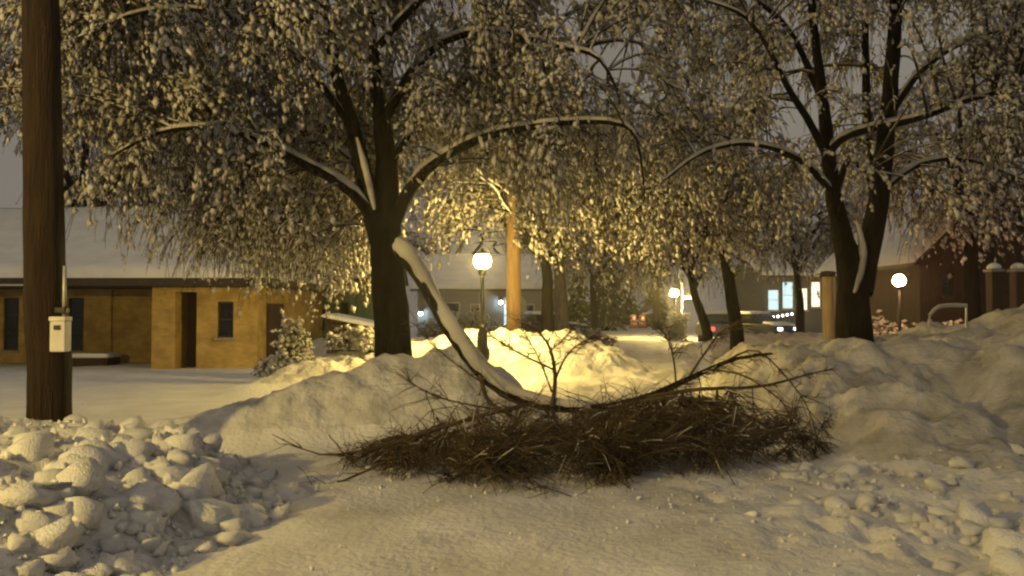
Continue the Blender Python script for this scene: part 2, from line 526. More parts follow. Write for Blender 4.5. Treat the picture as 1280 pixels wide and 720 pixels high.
ground_piece("ground", rest, SNOW, "smooth snow covering the yards beside the street")
ground_piece("road", is_road, ROADSNOW, "snow-packed street running from the foreground into the distance")
verge = ground_piece("snow_verge", is_rub, BANKSNOW, "rubble of ploughed snow around the foot of the utility pole")
ground_piece("snow_bank", is_ridge, BANKSNOW, "lumpy ploughed snow ridge at the foot of the broken tree")
ground_piece("snow_bank", is_ridge2, BANKSNOW, "yellow lit snow ridge below the nearest street lamp")
rbank = ground_piece("snow_embankment", is_right, SHADEDSNOW, "high snow embankment rising along the right side of the street")

# chunks of ploughed snow
chunk_meshes = []
for k in range(7):
    bm = bmesh.new()
    bmesh.ops.create_cube(bm, size=1.0)
    bmesh.ops.subdivide_edges(bm, edges=list(bm.edges), cuts=1, use_grid_fill=True)
    r = random.Random(k)
    for v in bm.verts:
        n = v.co.normalized() * .62
        v.co = v.co.lerp(n, .45) + Vector((r.uniform(-1, 1), r.uniform(-1, 1), r.uniform(-1, 1))) * .15
    me = bpy.data.meshes.new("snow_chunk")
    bm.to_mesh(me); bm.free()
    me.polygons.foreach_set("use_smooth", np.full(len(me.polygons), True, dtype=bool))
    me.materials.append(SNOW)
    chunk_meshes.append(me)


def chunk(parent, x, y, s):
    o = bpy.data.objects.new("snow_chunk", random.choice(chunk_meshes))
    COL.objects.link(o)
    o.parent = parent
    o.location = (x, y, float(H(x, y)) + s * random.uniform(-.12, .16))
    o.scale = (s * random.uniform(.8, 1.4), s * random.uniform(.8, 1.3), s * random.uniform(.55, .95))
    o.rotation_euler = (random.uniform(-.5, .5), random.uniform(-.5, .5), random.uniform(0, 6.3))


n = 0
while n < 290:
    y = random.uniform(4.3, 8.7)
    x = float(left_edge(y)) - abs(random.gauss(0, 1.5)) + random.uniform(0, .25)
    px, py, _ = proj((x, y, .3))
    if px < -40 or x < -5.6: continue
    chunk(verge, x, y, min(.27, max(.05, random.lognormvariate(-2.2, .5))))
    n += 1
for k in range(130):
    y = random.uniform(4.4, 9.5)
    chunk(rbank, 2.6 + abs(random.gauss(0.1, 1.3)), y * .72 + 1.4, max(.05, random.lognormvariate(-2.6, .45)))
for px, py, s in ((1222, 655, .22), (1262, 690, .30), (1180, 640, .15), (1150, 655, .10), (1275, 715, .25)):
    d = F * 1.62 / (py - 387)
    p = W(px, py, d)
    chunk(rbank, p[0], p[1], s)
# crumbs scattered over the street
nc = 650
cx = RNG.uniform(-2.2, 3.8, nc); cyy = RNG.uniform(4.6, 8.6, nc)
keep = RNG.uniform(0, 1, nc) < (.15 + .85 * sstep(.2, 2.2, cx) + .5 * sstep(6.6, 7.6, cyy))
cx, cyy = cx[keep], cyy[keep]
n2 = 1500
y2 = RNG.uniform(4.3, 8.6, n2)
x2 = left_edge(y2) + .15 - np.abs(RNG.normal(0, 1.3, n2))
cx = np.concatenate([cx, x2]); cyy = np.concatenate([cyy, y2])
sz = np.concatenate([RNG.lognormal(-4.5, .5, len(cx) - n2), RNG.lognormal(-3.9, .5, n2)])
V, Q = blobs(np.stack([cx, cyy, H(cx, cyy) + sz * .4], -1), RNG.normal(size=(len(cx), 3)), sz * 1.3, sz, .3)
prop(link("snow_crumbs", mesh_np("snow_crumbs", V, Q), SNOW), "small crumbs of snow scattered over the packed street", "snow", None, "stuff")

# ------------------------------------------------------------------ trees
UP = np.array((0, 0, 1.0))


def tube_obj(name, pts, rad, n, sides, material, parent, jit=0.0):
    P, R = resample(pts, rad, n)
    V, Q = strands(P[None], R[None], sides, jit)
    return link(name, mesh_np(name, V, Q), material, parent), P, R


def cap_obj(P, R, parent, thick=.85, lift=.55, name="snow_cap"):
    """snow lying along the upper side of a limb"""
    T = np.gradient(P, axis=0); T /= np.linalg.norm(T, axis=1, keepdims=True) + 1e-9
    hor = np.sqrt(np.clip(1 - T[:, 2] ** 2, 0, 1))
    ns = UP - T * T[:, 2:3]
    ns /= np.linalg.norm(ns, axis=1, keepdims=True) + 1e-9
    nz = 1 + .25 * np.array([vnoise(i * .8, 2.3, 5) for i in range(len(P))])
    C = P + ns * (R * lift + .012)[:, None] * hor[:, None]
    RR = (R * thick + .008) * np.clip(hor * 1.5 - .25, .05, 1) * nz
    V, Q = strands(C[None], RR[None], 7, .12)
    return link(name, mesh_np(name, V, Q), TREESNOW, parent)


def bez(A, B, C, K):
    t = np.linspace(0, 1, K)[None, :, None]
    return (1 - t) ** 2 * A[:, None] + 2 * t * (1 - t) * B[:, None] + t ** 2 * C[:, None]


def tree(name, label, base, trunks, limbs, targets, group, nt=24, tl=(.4, .95), droop=.6, bl=(.025, .066), bw=(.015, .034), nb=5, sec_r=.026, trunk_mat=None, twig_r=.006, caps=True, floor=None, keepfn=None):
    """trunks, limbs: lists of (points, radii); targets: (n,3) tips of the side branches"""
    tm = trunk_mat or BARK
    root = empty(name, tuple(base), label, "tree", group)
    src = []
    for pts, rad in trunks:
        o, P, R = tube_obj("trunk", pts, rad, 22, 12, tm, root, .07)
        src.append(P[len(P) // 3:])
    for pts, rad in limbs:
        o, P, R = tube_obj("limb", pts, rad, 20, 8, tm, root, .07)
        if caps: cap_obj(P, R, o)
        src.append(P[4:-4])
    S = np.concatenate(src)
    T = np.asarray(targets)
    # attach each side branch to the nearest suitable point of trunk or limb
    d = np.linalg.norm(T[:, None] - S[None], axis=2) + .5 * np.clip(S[None, :, 2] - T[:, None, 2], 0, 9) * .3
    d = d + RNG.uniform(0, 1.1, d.shape)
    A = S[np.argmin(d, axis=1)]
    ln = np.linalg.norm(T - A, axis=1)
    M = (A + T) / 2 + UP * (.28 * ln)[:, None] + RNG.normal(size=A.shape) * (.10 * ln)[:, None]
    B = bez(A, M, T, 8)
    RB = sec_r * np.clip(ln / 2.2, .45, 1.5)[:, None] * np.linspace(1, .3, 8)[None]
    V1, Q1 = strands(B, RB, 4)
    Vc, Qc = strands(B + UP * (RB * .7)[..., None], RB * .8 * (1 + .5 * RNG.uniform(-1, 1, RB.shape)), 4)
    # twigs
    n = len(T)
    bi = np.repeat(np.arange(n), nt)
    m = len(bi)
    t = RNG.uniform(.2, 1, m) ** .8 * 6.999
    i0 = t.astype(int); f = (t - i0)[:, None]
    p0 = B[bi, i0] * (1 - f) + B[bi, i0 + 1] * f
    tg = B[bi, i0 + 1] - B[bi, i0]
    tg /= np.linalg.norm(tg, axis=1, keepdims=True) + 1e-9
    rnd = RNG.normal(size=(m, 3))
    dr = tg * .8 + rnd * .55 + np.array((.18, 0, 0))
    dr /= np.linalg.norm(dr, axis=1, keepdims=True)
    L = RNG.uniform(tl[0], tl[1], m)
    if keepfn is not None:
        e = p0 + dr * (L * .7)[:, None] - UP * (L * droop * .5)[:, None]
        k = keepfn(e) & keepfn(p0)
        p0, dr, L, m = p0[k], dr[k], L[k], int(k.sum())
    s = np.linspace(0, 1, 4)[None, :, None]
    Tw = p0[:, None] + dr[:, None] * (L[:, None, None] * s * (1 - .3 * s)) - UP * (L * droop)[:, None, None] * s ** 2
    Tw = Tw + RNG.normal(size=Tw.shape) * .018 * s
    if floor is not None:
        Tw[..., 2] = np.maximum(Tw[..., 2], floor + RNG.uniform(0, .1, Tw.shape[:2]))
    RT = twig_r * np.linspace(1.2, .5, 4)[None] * RNG.uniform(.7, 1.3, (m, 1))
    V2, Q2 = strands(Tw, RT, 3)
    crown = link("crown", mesh_np("crown", np.concatenate([V1, V2]), np.concatenate([Q1, Q2 + len(V1)])), TWIG, root)
    prop(crown, None, None, None, "stuff")
    if nb > 0:
        bi2 = np.repeat(np.arange(m), nb)
        q = len(bi2)
        t = RNG.uniform(.05, 1, q) * 2.999
        i0 = t.astype(int); f = (t - i0)[:, None]
        c = Tw[bi2, i0] * (1 - f) + Tw[bi2, i0 + 1] * f
        ax = Tw[bi2, i0 + 1] - Tw[bi2, i0] + RNG.normal(size=(q, 3)) * .09 + np.array((.05, 0, -.07))
        bs = RNG.lognormal(0, .45, q) * RNG.lognormal(-.1, .45, m)[bi2]
        ll = RNG.uniform(bl[0], bl[1], q) * np.clip(bs, .3, 1.6); ww = RNG.uniform(bw[0], bw[1], q) * np.clip(bs, .3, 1.6)
        c = c + UP * (ww * .5)[:, None]
        V3, Q3 = blobs(c, ax, ll, ww)
        Qct = np.concatenate([Qc[:, [0, 1, 2]], Qc[:, [0, 2, 3]]])
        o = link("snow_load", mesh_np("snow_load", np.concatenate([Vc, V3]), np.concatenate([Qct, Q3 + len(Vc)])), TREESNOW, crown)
        prop(o, None, None, None, "stuff")
    return root


def front(P, dmax, boxes):
    return inside(P, boxes) & (proj(P)[2] < dmax) & (RNG.uniform(0, 1, len(P)) < .72)


def inside(P, polys):
    """photo-pixel clearings where no foliage hangs: lists of (px0, py0, px1, py1)"""
    px, py, _ = proj(P)
    k = np.zeros(len(px), bool)
    for x0, y0, x1, y1 in polys:
        k |= (px > x0) & (px < x1) & (py > y0) & (py < y1)
    return k


def env(P, xs, ys):
    """True above the hanging lower edge of a crown given as pixel polyline"""
    px, py, dep = proj(P)
    return (py < np.interp(px, xs, ys)) & (dep > 3)


LAMP1 = W(603, 326, 18.0)


def lampfree(P):
    return np.linalg.norm((P - LAMP1) * (1, .8, 1), axis=1) > 2.5


def cloud(n, c, r, keep, shell=.35):
    out = []
    tot = 0
    c = np.array(c, float); r = np.array(r, float)
    while tot < n:
        v = RNG.normal(size=(4000, 3))
        v /= np.linalg.norm(v, axis=1, keepdims=True)
        rad = RNG.uniform(shell ** 3, 1, 4000) ** (1 / 3)
        p = c + v * rad[:, None] * r
        p = p[keep(p) & lampfree(p)]
        out.append(p); tot += len(p)
    return np.concatenate(out)[:n]


def PX(lst):
    return [W(*p) for p in lst]


# -- the broken tree left of the middle
d = 12.0
t1base = W(490, 462, d)
gz = float(H(t1base[0], t1base[1]))
tr = [([(t1base[0], t1base[1], gz - .5)] + PX([(492, 440, d), (488, 380, d), (484, 320, d), (482, 250, d), (482, 190, 12.1), (472, 120, 12.3), (466, 50, 12.5), (462, -60, 12.7)]),
       (.37, .29, .27, .25, .20, .16, .11, .08, .05)),
      (PX([(485, 330, d), (470, 280, 11.9), (455, 220, 11.8), (438, 150, 11.7), (420, 90, 11.6), (408, 20, 11.5), (400, -60, 11.4)]), (.20, .17, .13, .11, .09, .07, .05))]
lm = [(PX([(484, 300, 12), (505, 250, 11.9), (535, 210, 11.6), (590, 177, 11.3), (650, 160, 11.0), (720, 152, 10.8), (775, 155, 10.7), (795, 172, 10.6), (803, 215, 10.5), (806, 252, 10.5)]), (.13, .10, .085, .07, .055, .042, .032, .022, .014, .006)),
      (PX([(476, 290, 11.9), (440, 240, 11.6), (385, 207, 11.3), (335, 180, 11.0), (270, 160, 10.7), (200, 165, 10.5), (140, 195, 10.4)]), (.10, .085, .07, .055, .04, .03, .015)),
      (PX([(470, 270, 11.9), (445, 205, 12.6), (405, 178, 13.2), (350, 180, 13.8), (300, 205, 14.4), (260, 250, 14.8)]), (.08, .06, .05, .04, .03, .015)),
      (PX([(480, 150, 12.2), (530, 70, 12.4), (590, 40, 12.2), (650, 45, 11.8), (700, 58, 11.5), (745, 70, 11.2), (768, 105, 11.1), (775, 130, 11)]), (.09, .07, .06, .05, .04, .03, .02, .01)),
      (PX([(484, 210, 12.1), (530, 140, 12.8), (580, 110, 13.5), (640, 110, 14.2), (690, 140, 15)]), (.08, .06, .05, .035, .015)),
      (PX([(440, 160, 11.7), (380, 80, 11.2), (310, 30, 10.6), (220, 10, 10.2), (130, 30, 9.8), (70, 70, 9.6)]), (.06, .045, .035, .028, .02, .01)),
      (PX([(415, 60, 11.6), (360, 10, 12.5), (280, -20, 13.3), (190, 0, 14), (110, 50, 14.8)]), (.06, .05, .04, .03, .015)),
      (PX([(470, 60, 12.5), (540, -10, 12), (640, -40, 11.2), (740, -30, 10.6)]), (.07, .05, .04, .02))]
EDGE1X = [-200, 30, 90, 150, 200, 240, 300, 350, 400, 440, 470, 520, 560, 610, 660, 720, 770, 830, 1300]
EDGE1Y = [200, 210, 250, 275, 285, 300, 320, 330, 340, 345, 300, 275, 260, 250, 250, 240, 235, 200, 150]
ek = lambda p: env(p, EDGE1X, EDGE1Y) & ~inside(p, [(735, 40, 800, 105), (-200, 150, 32, 400), (205, 225, 240, 400), (440, 215, 520, 480), (515, 190, 640, 400)]) & ~front(p, 12.6, [(425, 60, 505, 330)])
tg = np.concatenate([cloud(330, W(430, 60, 12.3), (5.6, 3.4, 3.6), ek, .25), cloud(90, W(330, 250, 14.2), (2.5, 1.8, 1.6), ek, .1), cloud(60, W(620, 200, 13.5), (2.2, 2.2, 1.3), ek, .1), cloud(60, W(460, 110, 13.8), (2.6, .9, 2.0), ek, 0), cloud(55, W(150, 60, 10.8), (2.2, 1.4, 1.7), ek, 0)])
T1 = tree("tree", "tree with a broken hanging limb, dark twin trunk behind the snow ridge", (t1base[0], t1base[1], gz), tr, lm, tg, "snow-laden street trees", nt=27, keepfn=lambda p: ~inside(p, [(740, 50, 790, 95), (-200, 160, 30, 400), (520, 320, 1000, 480)]) & ~front(p, 12.3, [(435, 90, 505, 450), (405, 80, 445, 160), (360, 190, 440, 232), (505, 165, 640, 215)]))

o, P, R = tube_obj("snow_strip", PX([(446, 172, 11.62), (455, 205, 11.62), (462, 235, 11.66), (468, 262, 11.7)]), (.02, .05, .055, .02), 12, 6, TREESNOW, T1, .2)

# -- forked tree on the right bank
d = 14.0
b2 = W(1068, 436, d)
gz = float(H(b2[0], b2[1]))
tr = [([(b2[0], b2[1], gz - .4)] + PX([(1068, 425, d), (1066, 380, d), (1064, 340, d), (1052, 290, 13.9), (1040, 235, 13.8), (1034, 180, 13.8), (1028, 120, 13.7), (1018, 40, 13.6), (1010, -50, 13.5)]), (.40, .31, .28, .26, .16, .13, .12, .09, .07, .05)),
      (PX([(1072, 365, 14), (1084, 320, 14.1), (1095, 270, 14.2), (1104, 200, 14.3), (1112, 120, 14.4), (1118, 40, 14.5), (1124, -60, 14.6)]), (.26, .21, .19, .16, .14, .12, .10)),
      (PX([(1094, 280, 14.2), (1090, 220, 14.5), (1084, 150, 14.8), (1082, 70, 15), (1080, -40, 15.2)]), (.11, .09, .08, .07, .05))]
lm = [(PX([(1036, 190, 13.8), (1055, 172, 13.5), (1090, 160, 13.3), (1150, 147, 13.0), (1210, 125, 12.7), (1290, 108, 12.4), (1380, 120, 12)]), (.075, .07, .065, .06, .05, .04, .02)),
      (PX([(1044, 250, 13.8), (1060, 200, 13.4), (1080, 212, 13.1), (1095, 216, 13)]), (.06, .055, .05, .03)),
      (PX([(1036, 200, 13.8), (1010, 150, 13.5), (985, 110, 13.3), (960, 60, 13), (930, 20, 12.7), (880, 0, 12.4)]), (.08, .06, .05, .04, .03, .015)),
      (PX([(1040, 240, 13.8), (1000, 200, 13.2), (940, 180, 12.6), (880, 190, 12.2), (830, 225, 12)]), (.07, .05, .04, .03, .015)),
      (PX([(1108, 150, 14.3), (1150, 90, 14.5), (1210, 50, 14.6), (1280, 40, 14.6), (1360, 70, 14.6)]), (.09, .06, .05, .04, .02)),
      (PX([(1100, 240, 14.2), (1150, 205, 14.6), (1210, 200, 15), (1280, 225, 15.4)]), (.07, .05, .035, .015)),
      (PX([(1030, 130, 13.7), (980, 30, 14.2), (900, -20, 14.6), (820, 0, 15), (770, 50, 15.2)]), (.07, .05, .04, .03, .015))]
ek2 = lambda p: env(p, [700, 760, 800, 870, 960, 1030, 1060, 1100, 1140, 1200, 1300, 1500], [200, 220, 250, 265, 270, 250, 230, 235, 250, 262, 260, 240]) & ~inside(p, [(735, 40, 800, 105), (1125, 60, 1165, 130), (1215, 80, 1260, 105), (1130, 165, 1160, 205)]) & ~front(p, 14.5, [(1015, 110, 1130, 330)])
tg = cloud(300, W(1060, 60, 14), (5.0, 3.2, 3.8), ek2, .2)
T2 = tree("tree", "forked dark tree growing on the snow embankment at right", (b2[0], b2[1], gz), tr, lm, tg, "snow-laden street trees", nt=24, keepfn=lambda p: ~inside(p, [(1020, 262, 1110, 460), (1125, 60, 1160, 125), (1130, 170, 1158, 200), (740, 50, 790, 95)]) & ~front(p, 14.2, [(1015, 130, 1060, 300), (1095, 0, 1128, 300), (1040, 140, 1200, 185)]))
tube_obj("snow_strip", PX([(1068, 366, 13.72), (1074, 345, 13.76), (1079, 320, 13.8), (1076, 295, 13.85), (1070, 276, 13.9)]), (.02, .06, .065, .05, .02), 14, 6, TREESNOW, T2, .2)
tube_obj("snow_strip", PX([(1080, 436, 13.75), (1081, 420, 13.78), (1078, 402, 13.8)]), (.07, .05, .02), 8, 6, TREESNOW, T2, .2)


def street_tree(label, pix, d, rb, crown_c, crown_r, n, edge, nt=18, scale=1.0, group="snow-laden trees down the street", matl=None, lean=None, nb=4):
    """pix: trunk pixels from foot to fork"""
    b = W(pix[0][0], pix[0][1], d)
    gz = float(H(b[0], b[1]))
    pts = [(b[0], b[1], gz - .3)] + PX([(q[0], q[1], d) for q in pix])
    top = pts[-1]
    c = np.array(crown_c, float)
    pts.append(tuple(top * .4 + c * .6 + UP * .2))
    pts.append(tuple(c + UP * crown_r[2] * .75))
    tr = [(pts, list(np.linspace(rb * 1.15, rb * .75, len(pts) - 2)) + [rb * .5, rb * .15])]
    lm = []
    for k in range(6):
        a = k * 1.047 + random.uniform(-.3, .3)
        q = top * (1 - k * .08) + np.array(pts[-2]) * k * .08
        e = c + np.array((math.cos(a) * crown_r[0], math.sin(a) * crown_r[1], crown_r[2] * random.uniform(-.2, .35))) * .8
        mid = (q + e) / 2 + UP * crown_r[2] * .35
        lm.append(([q, mid * .5 + (q + e) * .25, mid, e], (rb * .5, rb * .4, rb * .28, rb * .1)))
    tg = cloud(n, c, crown_r, edge, .25)
    return tree("tree", label, (b[0], b[1], gz), tr, lm, tg, group, nt=nt, tl=(.4 * scale, .95 * scale), bl=(.028 * scale, .070 * scale), bw=(.018 * scale, .039 * scale), trunk_mat=matl, twig_r=.006 * scale, nb=nb, keepfn=lambda p: ~inside(p, [(575, 296, 632, 425)]) & lampfree(p))


lamp_edge = lambda p: env(p, [300, 470, 520, 550, 585, 620, 660, 700, 735, 760, 800, 840, 880, 940, 1000, 1040, 1300], [300, 300, 310, 300, 270, 278, 300, 318, 290, 320, 335, 320, 318, 300, 310, 320, 290])
T3 = street_tree("snow-laden tree with dark trunk right of the pale utility pole", [(684, 416), (684, 380), (683, 335)], 24, .21, W(650, 235, 21.5), (3.4, 3.0, 2.6), 170, lamp_edge, nt=16, scale=1.22)
tube_obj("hanging_splinter", PX([(585, 196, 19.4), (596, 211, 19.4), (618, 228, 19.4), (646, 249, 19.5)]), (.012, .028, .03, .008), 12, 5, SNOW, T3)
tube_obj("hanging_splinter", PX([(600, 221, 19.4), (620, 236, 19.35), (628, 252, 19.3), (637, 264, 19.3)]), (.012, .032, .03, .008), 12, 5, SNOW, T3)
street_tree("snow-laden tree with grey trunk just behind the dark one", [(702, 412), (701, 370), (700, 325)], 29, .27, W(720, 230, 29), (4.0, 3.0, 3.0), 110, lamp_edge, nt=14, scale=1.6, matl=PALEBARK)
street_tree("leaning snow-laden tree, its trunk left of the far lit house", [(921, 416), (914, 370), (903, 312)], 22, .19, W(860, 240, 20.5), (3.0, 3.0, 2.6), 170, lamp_edge, nt=16, scale=1.22)
street_tree("smaller leaning tree between the far lamp and the silver car", [(884, 416), (876, 390), (867, 362)], 27, .17, W(850, 265, 27), (2.8, 2.6, 2.4), 100, lamp_edge, nt=14, scale=1.5)
street_tree("dim bare tree in the gap at the end of the street", [(743, 405), (743, 385), (741, 350)], 42, .22, W(745, 300, 42), (3.6, 3.0, 2.6), 80, lambda p: env(p, [0, 640, 1300], [360, 350, 350]), nt=14, scale=2.0, nb=3)
# overhanging yard tree, its trunk behind the broken tree
left_edge_px = lambda p: env(p, [100, 200, 230, 300, 330, 370, 400, 430, 460, 480, 1300], [250, 300, 325, 325, 335, 330, 350, 360, 345, 310, 200])
street_tree("yard tree drooping over the brick building, trunk hidden by the broken tree", [(486, 432), (487, 380), (480, 320)], 18.5, .18, W(375, 275, 18), (3.2, 2.6, 2.0), 190, left_edge_px, nt=16, scale=1.2)
street_tree("tall snow-laden tree behind the ridge of the brick building", [(95, 440), (96, 380), (100, 300)], 34, .30, W(110, 130, 33), (6.0, 3.6, 5.0), 150, lambda p: env(p, [-300, 40, 60, 120, 180, 240, 300, 1300], [140, 160, 255, 275, 270, 290, 300, 300]), nt=14, scale=2.1)
street_tree("grey tree behind the porch light on the right", [(1215, 372), (1214, 330), (1212, 290)], 26, .24, W(1200, 210, 25), (4.0, 3.0, 3.4), 130, lambda p: env(p, [900, 1100, 1130, 1180, 1240, 1300, 1500], [300, 300, 310, 290, 290, 300, 300]), nt=15, scale=1.6)
street_tree("grey snowy tree beside the bright far house", [(1000, 398), (1000, 380), (996, 345)], 40, .22, W(985, 270, 38), (3.8, 3.0, 2.8), 90, lambda p: env(p, [0, 900, 940, 960, 1030, 1060, 1300], [330, 330, 340, 372, 372, 345, 330]), nt=16, scale=1.8, nb=4)
for i, (px, dd, lab) in enumerate(((560, 62, "far tree above the snowy roof behind the lamp"), (655, 70, "far tree behind the pale utility pole"), (770, 75, "far tree in the middle of the street's end"), (820, 66, "far tree left of the second lamp"), (940, 72, "far tree right of the leaning trunks"), (1090, 60, "far tree behind the forked tree's fork"), (400, 60, "far tree behind the green house"), (260, 58, "far tree above the brick building's right end"))):
    street_tree(lab, [(px, 398), (px, 380), (px, 350)], dd, .3, W(px, 300, dd), (6.5, 4.0, 4.6), 60, lambda p: env(p, [-900, 2200], [372, 372]), nt=9, scale=3.2, group="far trees behind the street", nb=3)

# ------------------------------------------------------------------ the fallen limb
fl = empty("fallen_limb", tuple(W(660, 505, 9.6)), "long broken limb fallen across the street, its dark twigs in a heap", "tree limb")
main_pts = [(488, 310, 12.0), (508, 322, 11.8), (530, 352, 11.5), (552, 392, 11.2), (575, 428, 10.8), (600, 462, 10.3), (632, 489, 9.9), (668, 503, 9.6), (710, 510, 9.4), (760, 509, 9.3), (815, 494, 9.3), (860, 474, 9.4), (915, 450, 9.6), (965, 442, 9.8)]
o, MP, MR = tube_obj("bough", PX(main_pts), (.14, .125, .12, .115, .11, .105, .09, .075, .06, .05, .042, .034, .024, .012), 60, 10, BARK, fl, .06)
k = 40
cap_obj(MP[:k], MR[:k] * np.linspace(1.12, .9, k), o, .98, .5)


def bough(lst, r0, r1, cap=False, name="branch"):
    o, P, R = tube_obj(name, PX(lst), (r0, r1), 16, 6, BRUSH, fl)
    if cap: cap_obj(P, R, o)
    return P


BR = []
BR.append(bough([(690, 508, 9.4), (694, 472, 9.4), (686, 432, 9.35), (664, 408, 9.3), (640, 398, 9.2)], .032, .006))
BR.append(bough([(692, 462, 9.4), (660, 447, 9.3), (632, 432, 9.2), (614, 418, 9.1)], .016, .004))
BR.append(bough([(690, 490, 9.4), (672, 445, 9.3), (652, 412, 9.2)], .014, .004))
BR.append(bough([(694, 475, 9.4), (706, 448, 9.5), (722, 432, 9.6), (745, 420, 9.6)], .016, .004))
BR.append(bough([(686, 440, 9.35), (700, 428, 9.3), (716, 410, 9.3)], .010, .003))
BR.append(bough([(600, 466, 10.2), (610, 500, 9.8), (640, 520, 9.5)], .035, .02))
BR.append(bough([(664, 505, 9.6), (600, 520, 9.2), (520, 545, 8.7), (460, 562, 8.4), (400, 568, 8.2), (340, 543, 8.1)], .030, .004))
BR.append(bough([(560, 540, 8.9), (520, 560, 8.5), (450, 592, 7.9), (395, 613, 7.7), (345, 618, 7.6), (300, 599, 7.6)], .018, .004))
BR.append(bough([(640, 515, 9.5), (560, 500, 9.3), (520, 482, 9.2), (510, 470, 9.2)], .014, .003))
BR.append(bough([(660, 512, 9.5), (590, 470, 9.5), (540, 430, 9.6), (520, 405, 9.6)], .012, .003))
BR.append(bough([(845, 480, 9.4), (842, 450, 9.4), (835, 425, 9.4), (822, 405, 9.4)], .014, .003))
BR.append(bough([(862, 470, 9.4), (882, 440, 9.5), (902, 415, 9.6), (935, 400, 9.7)], .016, .003))
BR.append(bough([(900, 456, 9.5), (945, 438, 9.6), (990, 480, 9.4), (1012, 515, 9.2), (1021, 550, 9.1)], .014, .003))
BR.append(bough([(800, 498, 9.3), (870, 487, 9.1), (950, 483, 9.2), (1010, 468, 9.4), (1045, 460, 9.5)], .030, .005))
BR.append(bough([(760, 510, 9.3), (840, 497, 9.0), (910, 510, 8.8), (970, 540, 8.6), (1000, 570, 8.5)], .030, .005))
BR.append(bough([(720, 512, 9.4), (780, 520, 8.9), (860, 545, 8.4), (940, 570, 8.2)], .028, .006))
BR.append(bough([(690, 510, 9.5), (700, 535, 8.9), (740, 570, 8.3), (800, 595, 7.9)], .028, .006))
BR.append(bough([(650, 500, 9.7), (640, 540, 8.9), (620, 575, 8.2), (560, 600, 7.8)], .026, .006))
BR.append(bough([(890, 462, 9.5), (930, 470, 9.3), (975, 500, 9.1), (990, 530, 9.0)], .014, .004))
BR.append(bough([(600, 530, 9.0), (560, 545, 8.6), (520, 570, 8.3), (470, 590, 8.0)], .018, .004))
S = np.concatenate([MP[30:]] + [b[3:] for b in BR[5:]])
nT = 300
ccx = np.concatenate([RNG.uniform(470, 985, 16), RNG.uniform(620, 900, 14)])
ccd = RNG.uniform(7.9, 9.5, 30) - .25 * np.exp(-((ccx - 720) / 120) ** 2)
ci = RNG.integers(0, 30, nT)
tx = ccx[ci] + RNG.normal(0, 30, nT)
td = ccd[ci] + RNG.normal(0, .22, nT)
tgx = (tx - 640) / F * td
tz = RNG.uniform(.03, .55, nT) * np.interp(tx, [440, 560, 680, 860, 960, 1010], [.2, .6, 1, 1, .8, .3])
tg = np.stack([tgx, td, H(tgx, td) + tz], -1)
dd = np.linalg.norm(tg[:, None] - S[None], axis=2)
A = S[np.argmin(dd + RNG.uniform(0, .7, dd.shape), axis=1)]
ln = np.linalg.norm(tg - A, axis=1)
M = (A + tg) / 2 + UP * (.18 * ln)[:, None] + RNG.normal(size=A.shape) * (.12 * ln)[:, None]
B = bez(A, M, tg, 7)
B[..., 2] = np.maximum(B[..., 2], H(B[..., 0], B[..., 1]) + .015)
RB = np.clip(.012 * ln, .006, .016)[:, None] * np.linspace(1, .35, 7)[None]
V1, Q1 = strands(B, RB, 4)
fine = [(V1, Q1)]
ntw = 16
bi = np.repeat(np.arange(nT), ntw)
src_p = [B[bi, RNG.integers(2, 6, len(bi))]]
src_t = [B[bi, -1] - B[bi, 2]]
for b in BR:
    k = RNG.integers(4, 15, 26)
    src_p.append(b[k]); src_t.append(b[k + 1] - b[k])
k = RNG.integers(38, 58, 120)
src_p.append(MP[k]); src_t.append(MP[k + 1] - MP[k])
p0 = np.concatenate(src_p); tt = np.concatenate(src_t)
tt /= np.linalg.norm(tt, axis=1, keepdims=True) + 1e-9
m = len(p0)
px, py, _ = proj(p0)
dr = tt * .8 + RNG.normal(size=(m, 3)) * np.array((.60, .50, .42)) + np.array((0, -.10, .03)) + np.clip((px - 600) / 160, -.7, .8)[:, None] * np.array((.38, 0, 0))
dr /= np.linalg.norm(dr, axis=1, keepdims=True)
L = RNG.lognormal(-1.0, .42, m)
px, py, _ = proj(p0)
L[px < 560] *= .7
L[py < 480] *= .55
L[px > 940] *= .5
s = np.linspace(0, 1, 5)[None, :, None]
Tw = p0[:, None] + dr[:, None] * (L[:, None, None] * s) - UP * (L * .16)[:, None, None] * s ** 2 + RNG.normal(size=(m, 5, 3)) * .016 * s
V2, Q2 = strands(Tw, .0048 * np.linspace(1.2, .45, 5)[None] * RNG.uniform(.6, 1.4, (m, 1)), 3)
k3 = RNG.choice(m, m // 2, replace=False)
f0 = Tw[k3, 2]
fd = Tw[k3, 3] - Tw[k3, 2]
fd = fd / (np.linalg.norm(fd, axis=1, keepdims=True) + 1e-9) + RNG.normal(size=(len(k3), 3)) * .6
fd /= np.linalg.norm(fd, axis=1, keepdims=True)
fl_ = RNG.uniform(.10, .30, len(k3))
Tf = f0[:, None] + fd[:, None] * (fl_[:, None, None] * np.linspace(0, 1, 3)[None, :, None])
V5, Q5 = strands(Tf, .0034 * np.array([[1.1, .8, .5]]) * RNG.uniform(.7, 1.3, (len(k3), 1)), 3)
Q2 = np.concatenate([Q2, Q5 + len(V2)]); V2 = np.concatenate([V2, V5])
tw = link("twigs", mesh_np("twigs", np.concatenate([V1, V2]), np.concatenate([Q1, Q2 + len(V1)])), BRUSH, fl)
prop(tw, "dense heap of dark bare twigs on the street", None, None, "stuff")
k = RNG.integers(0, m, 420)
V, Q = strands(Tw[k][:, 1:4] + UP * .005, .0055 * RNG.uniform(.5, 1.3, (420, 3)), 4)  # thin lines of snow left on the twigs
prop(link("snow_load", mesh_np("snow_load", V, Q), TREESNOW, tw), None, None, None, "stuff")
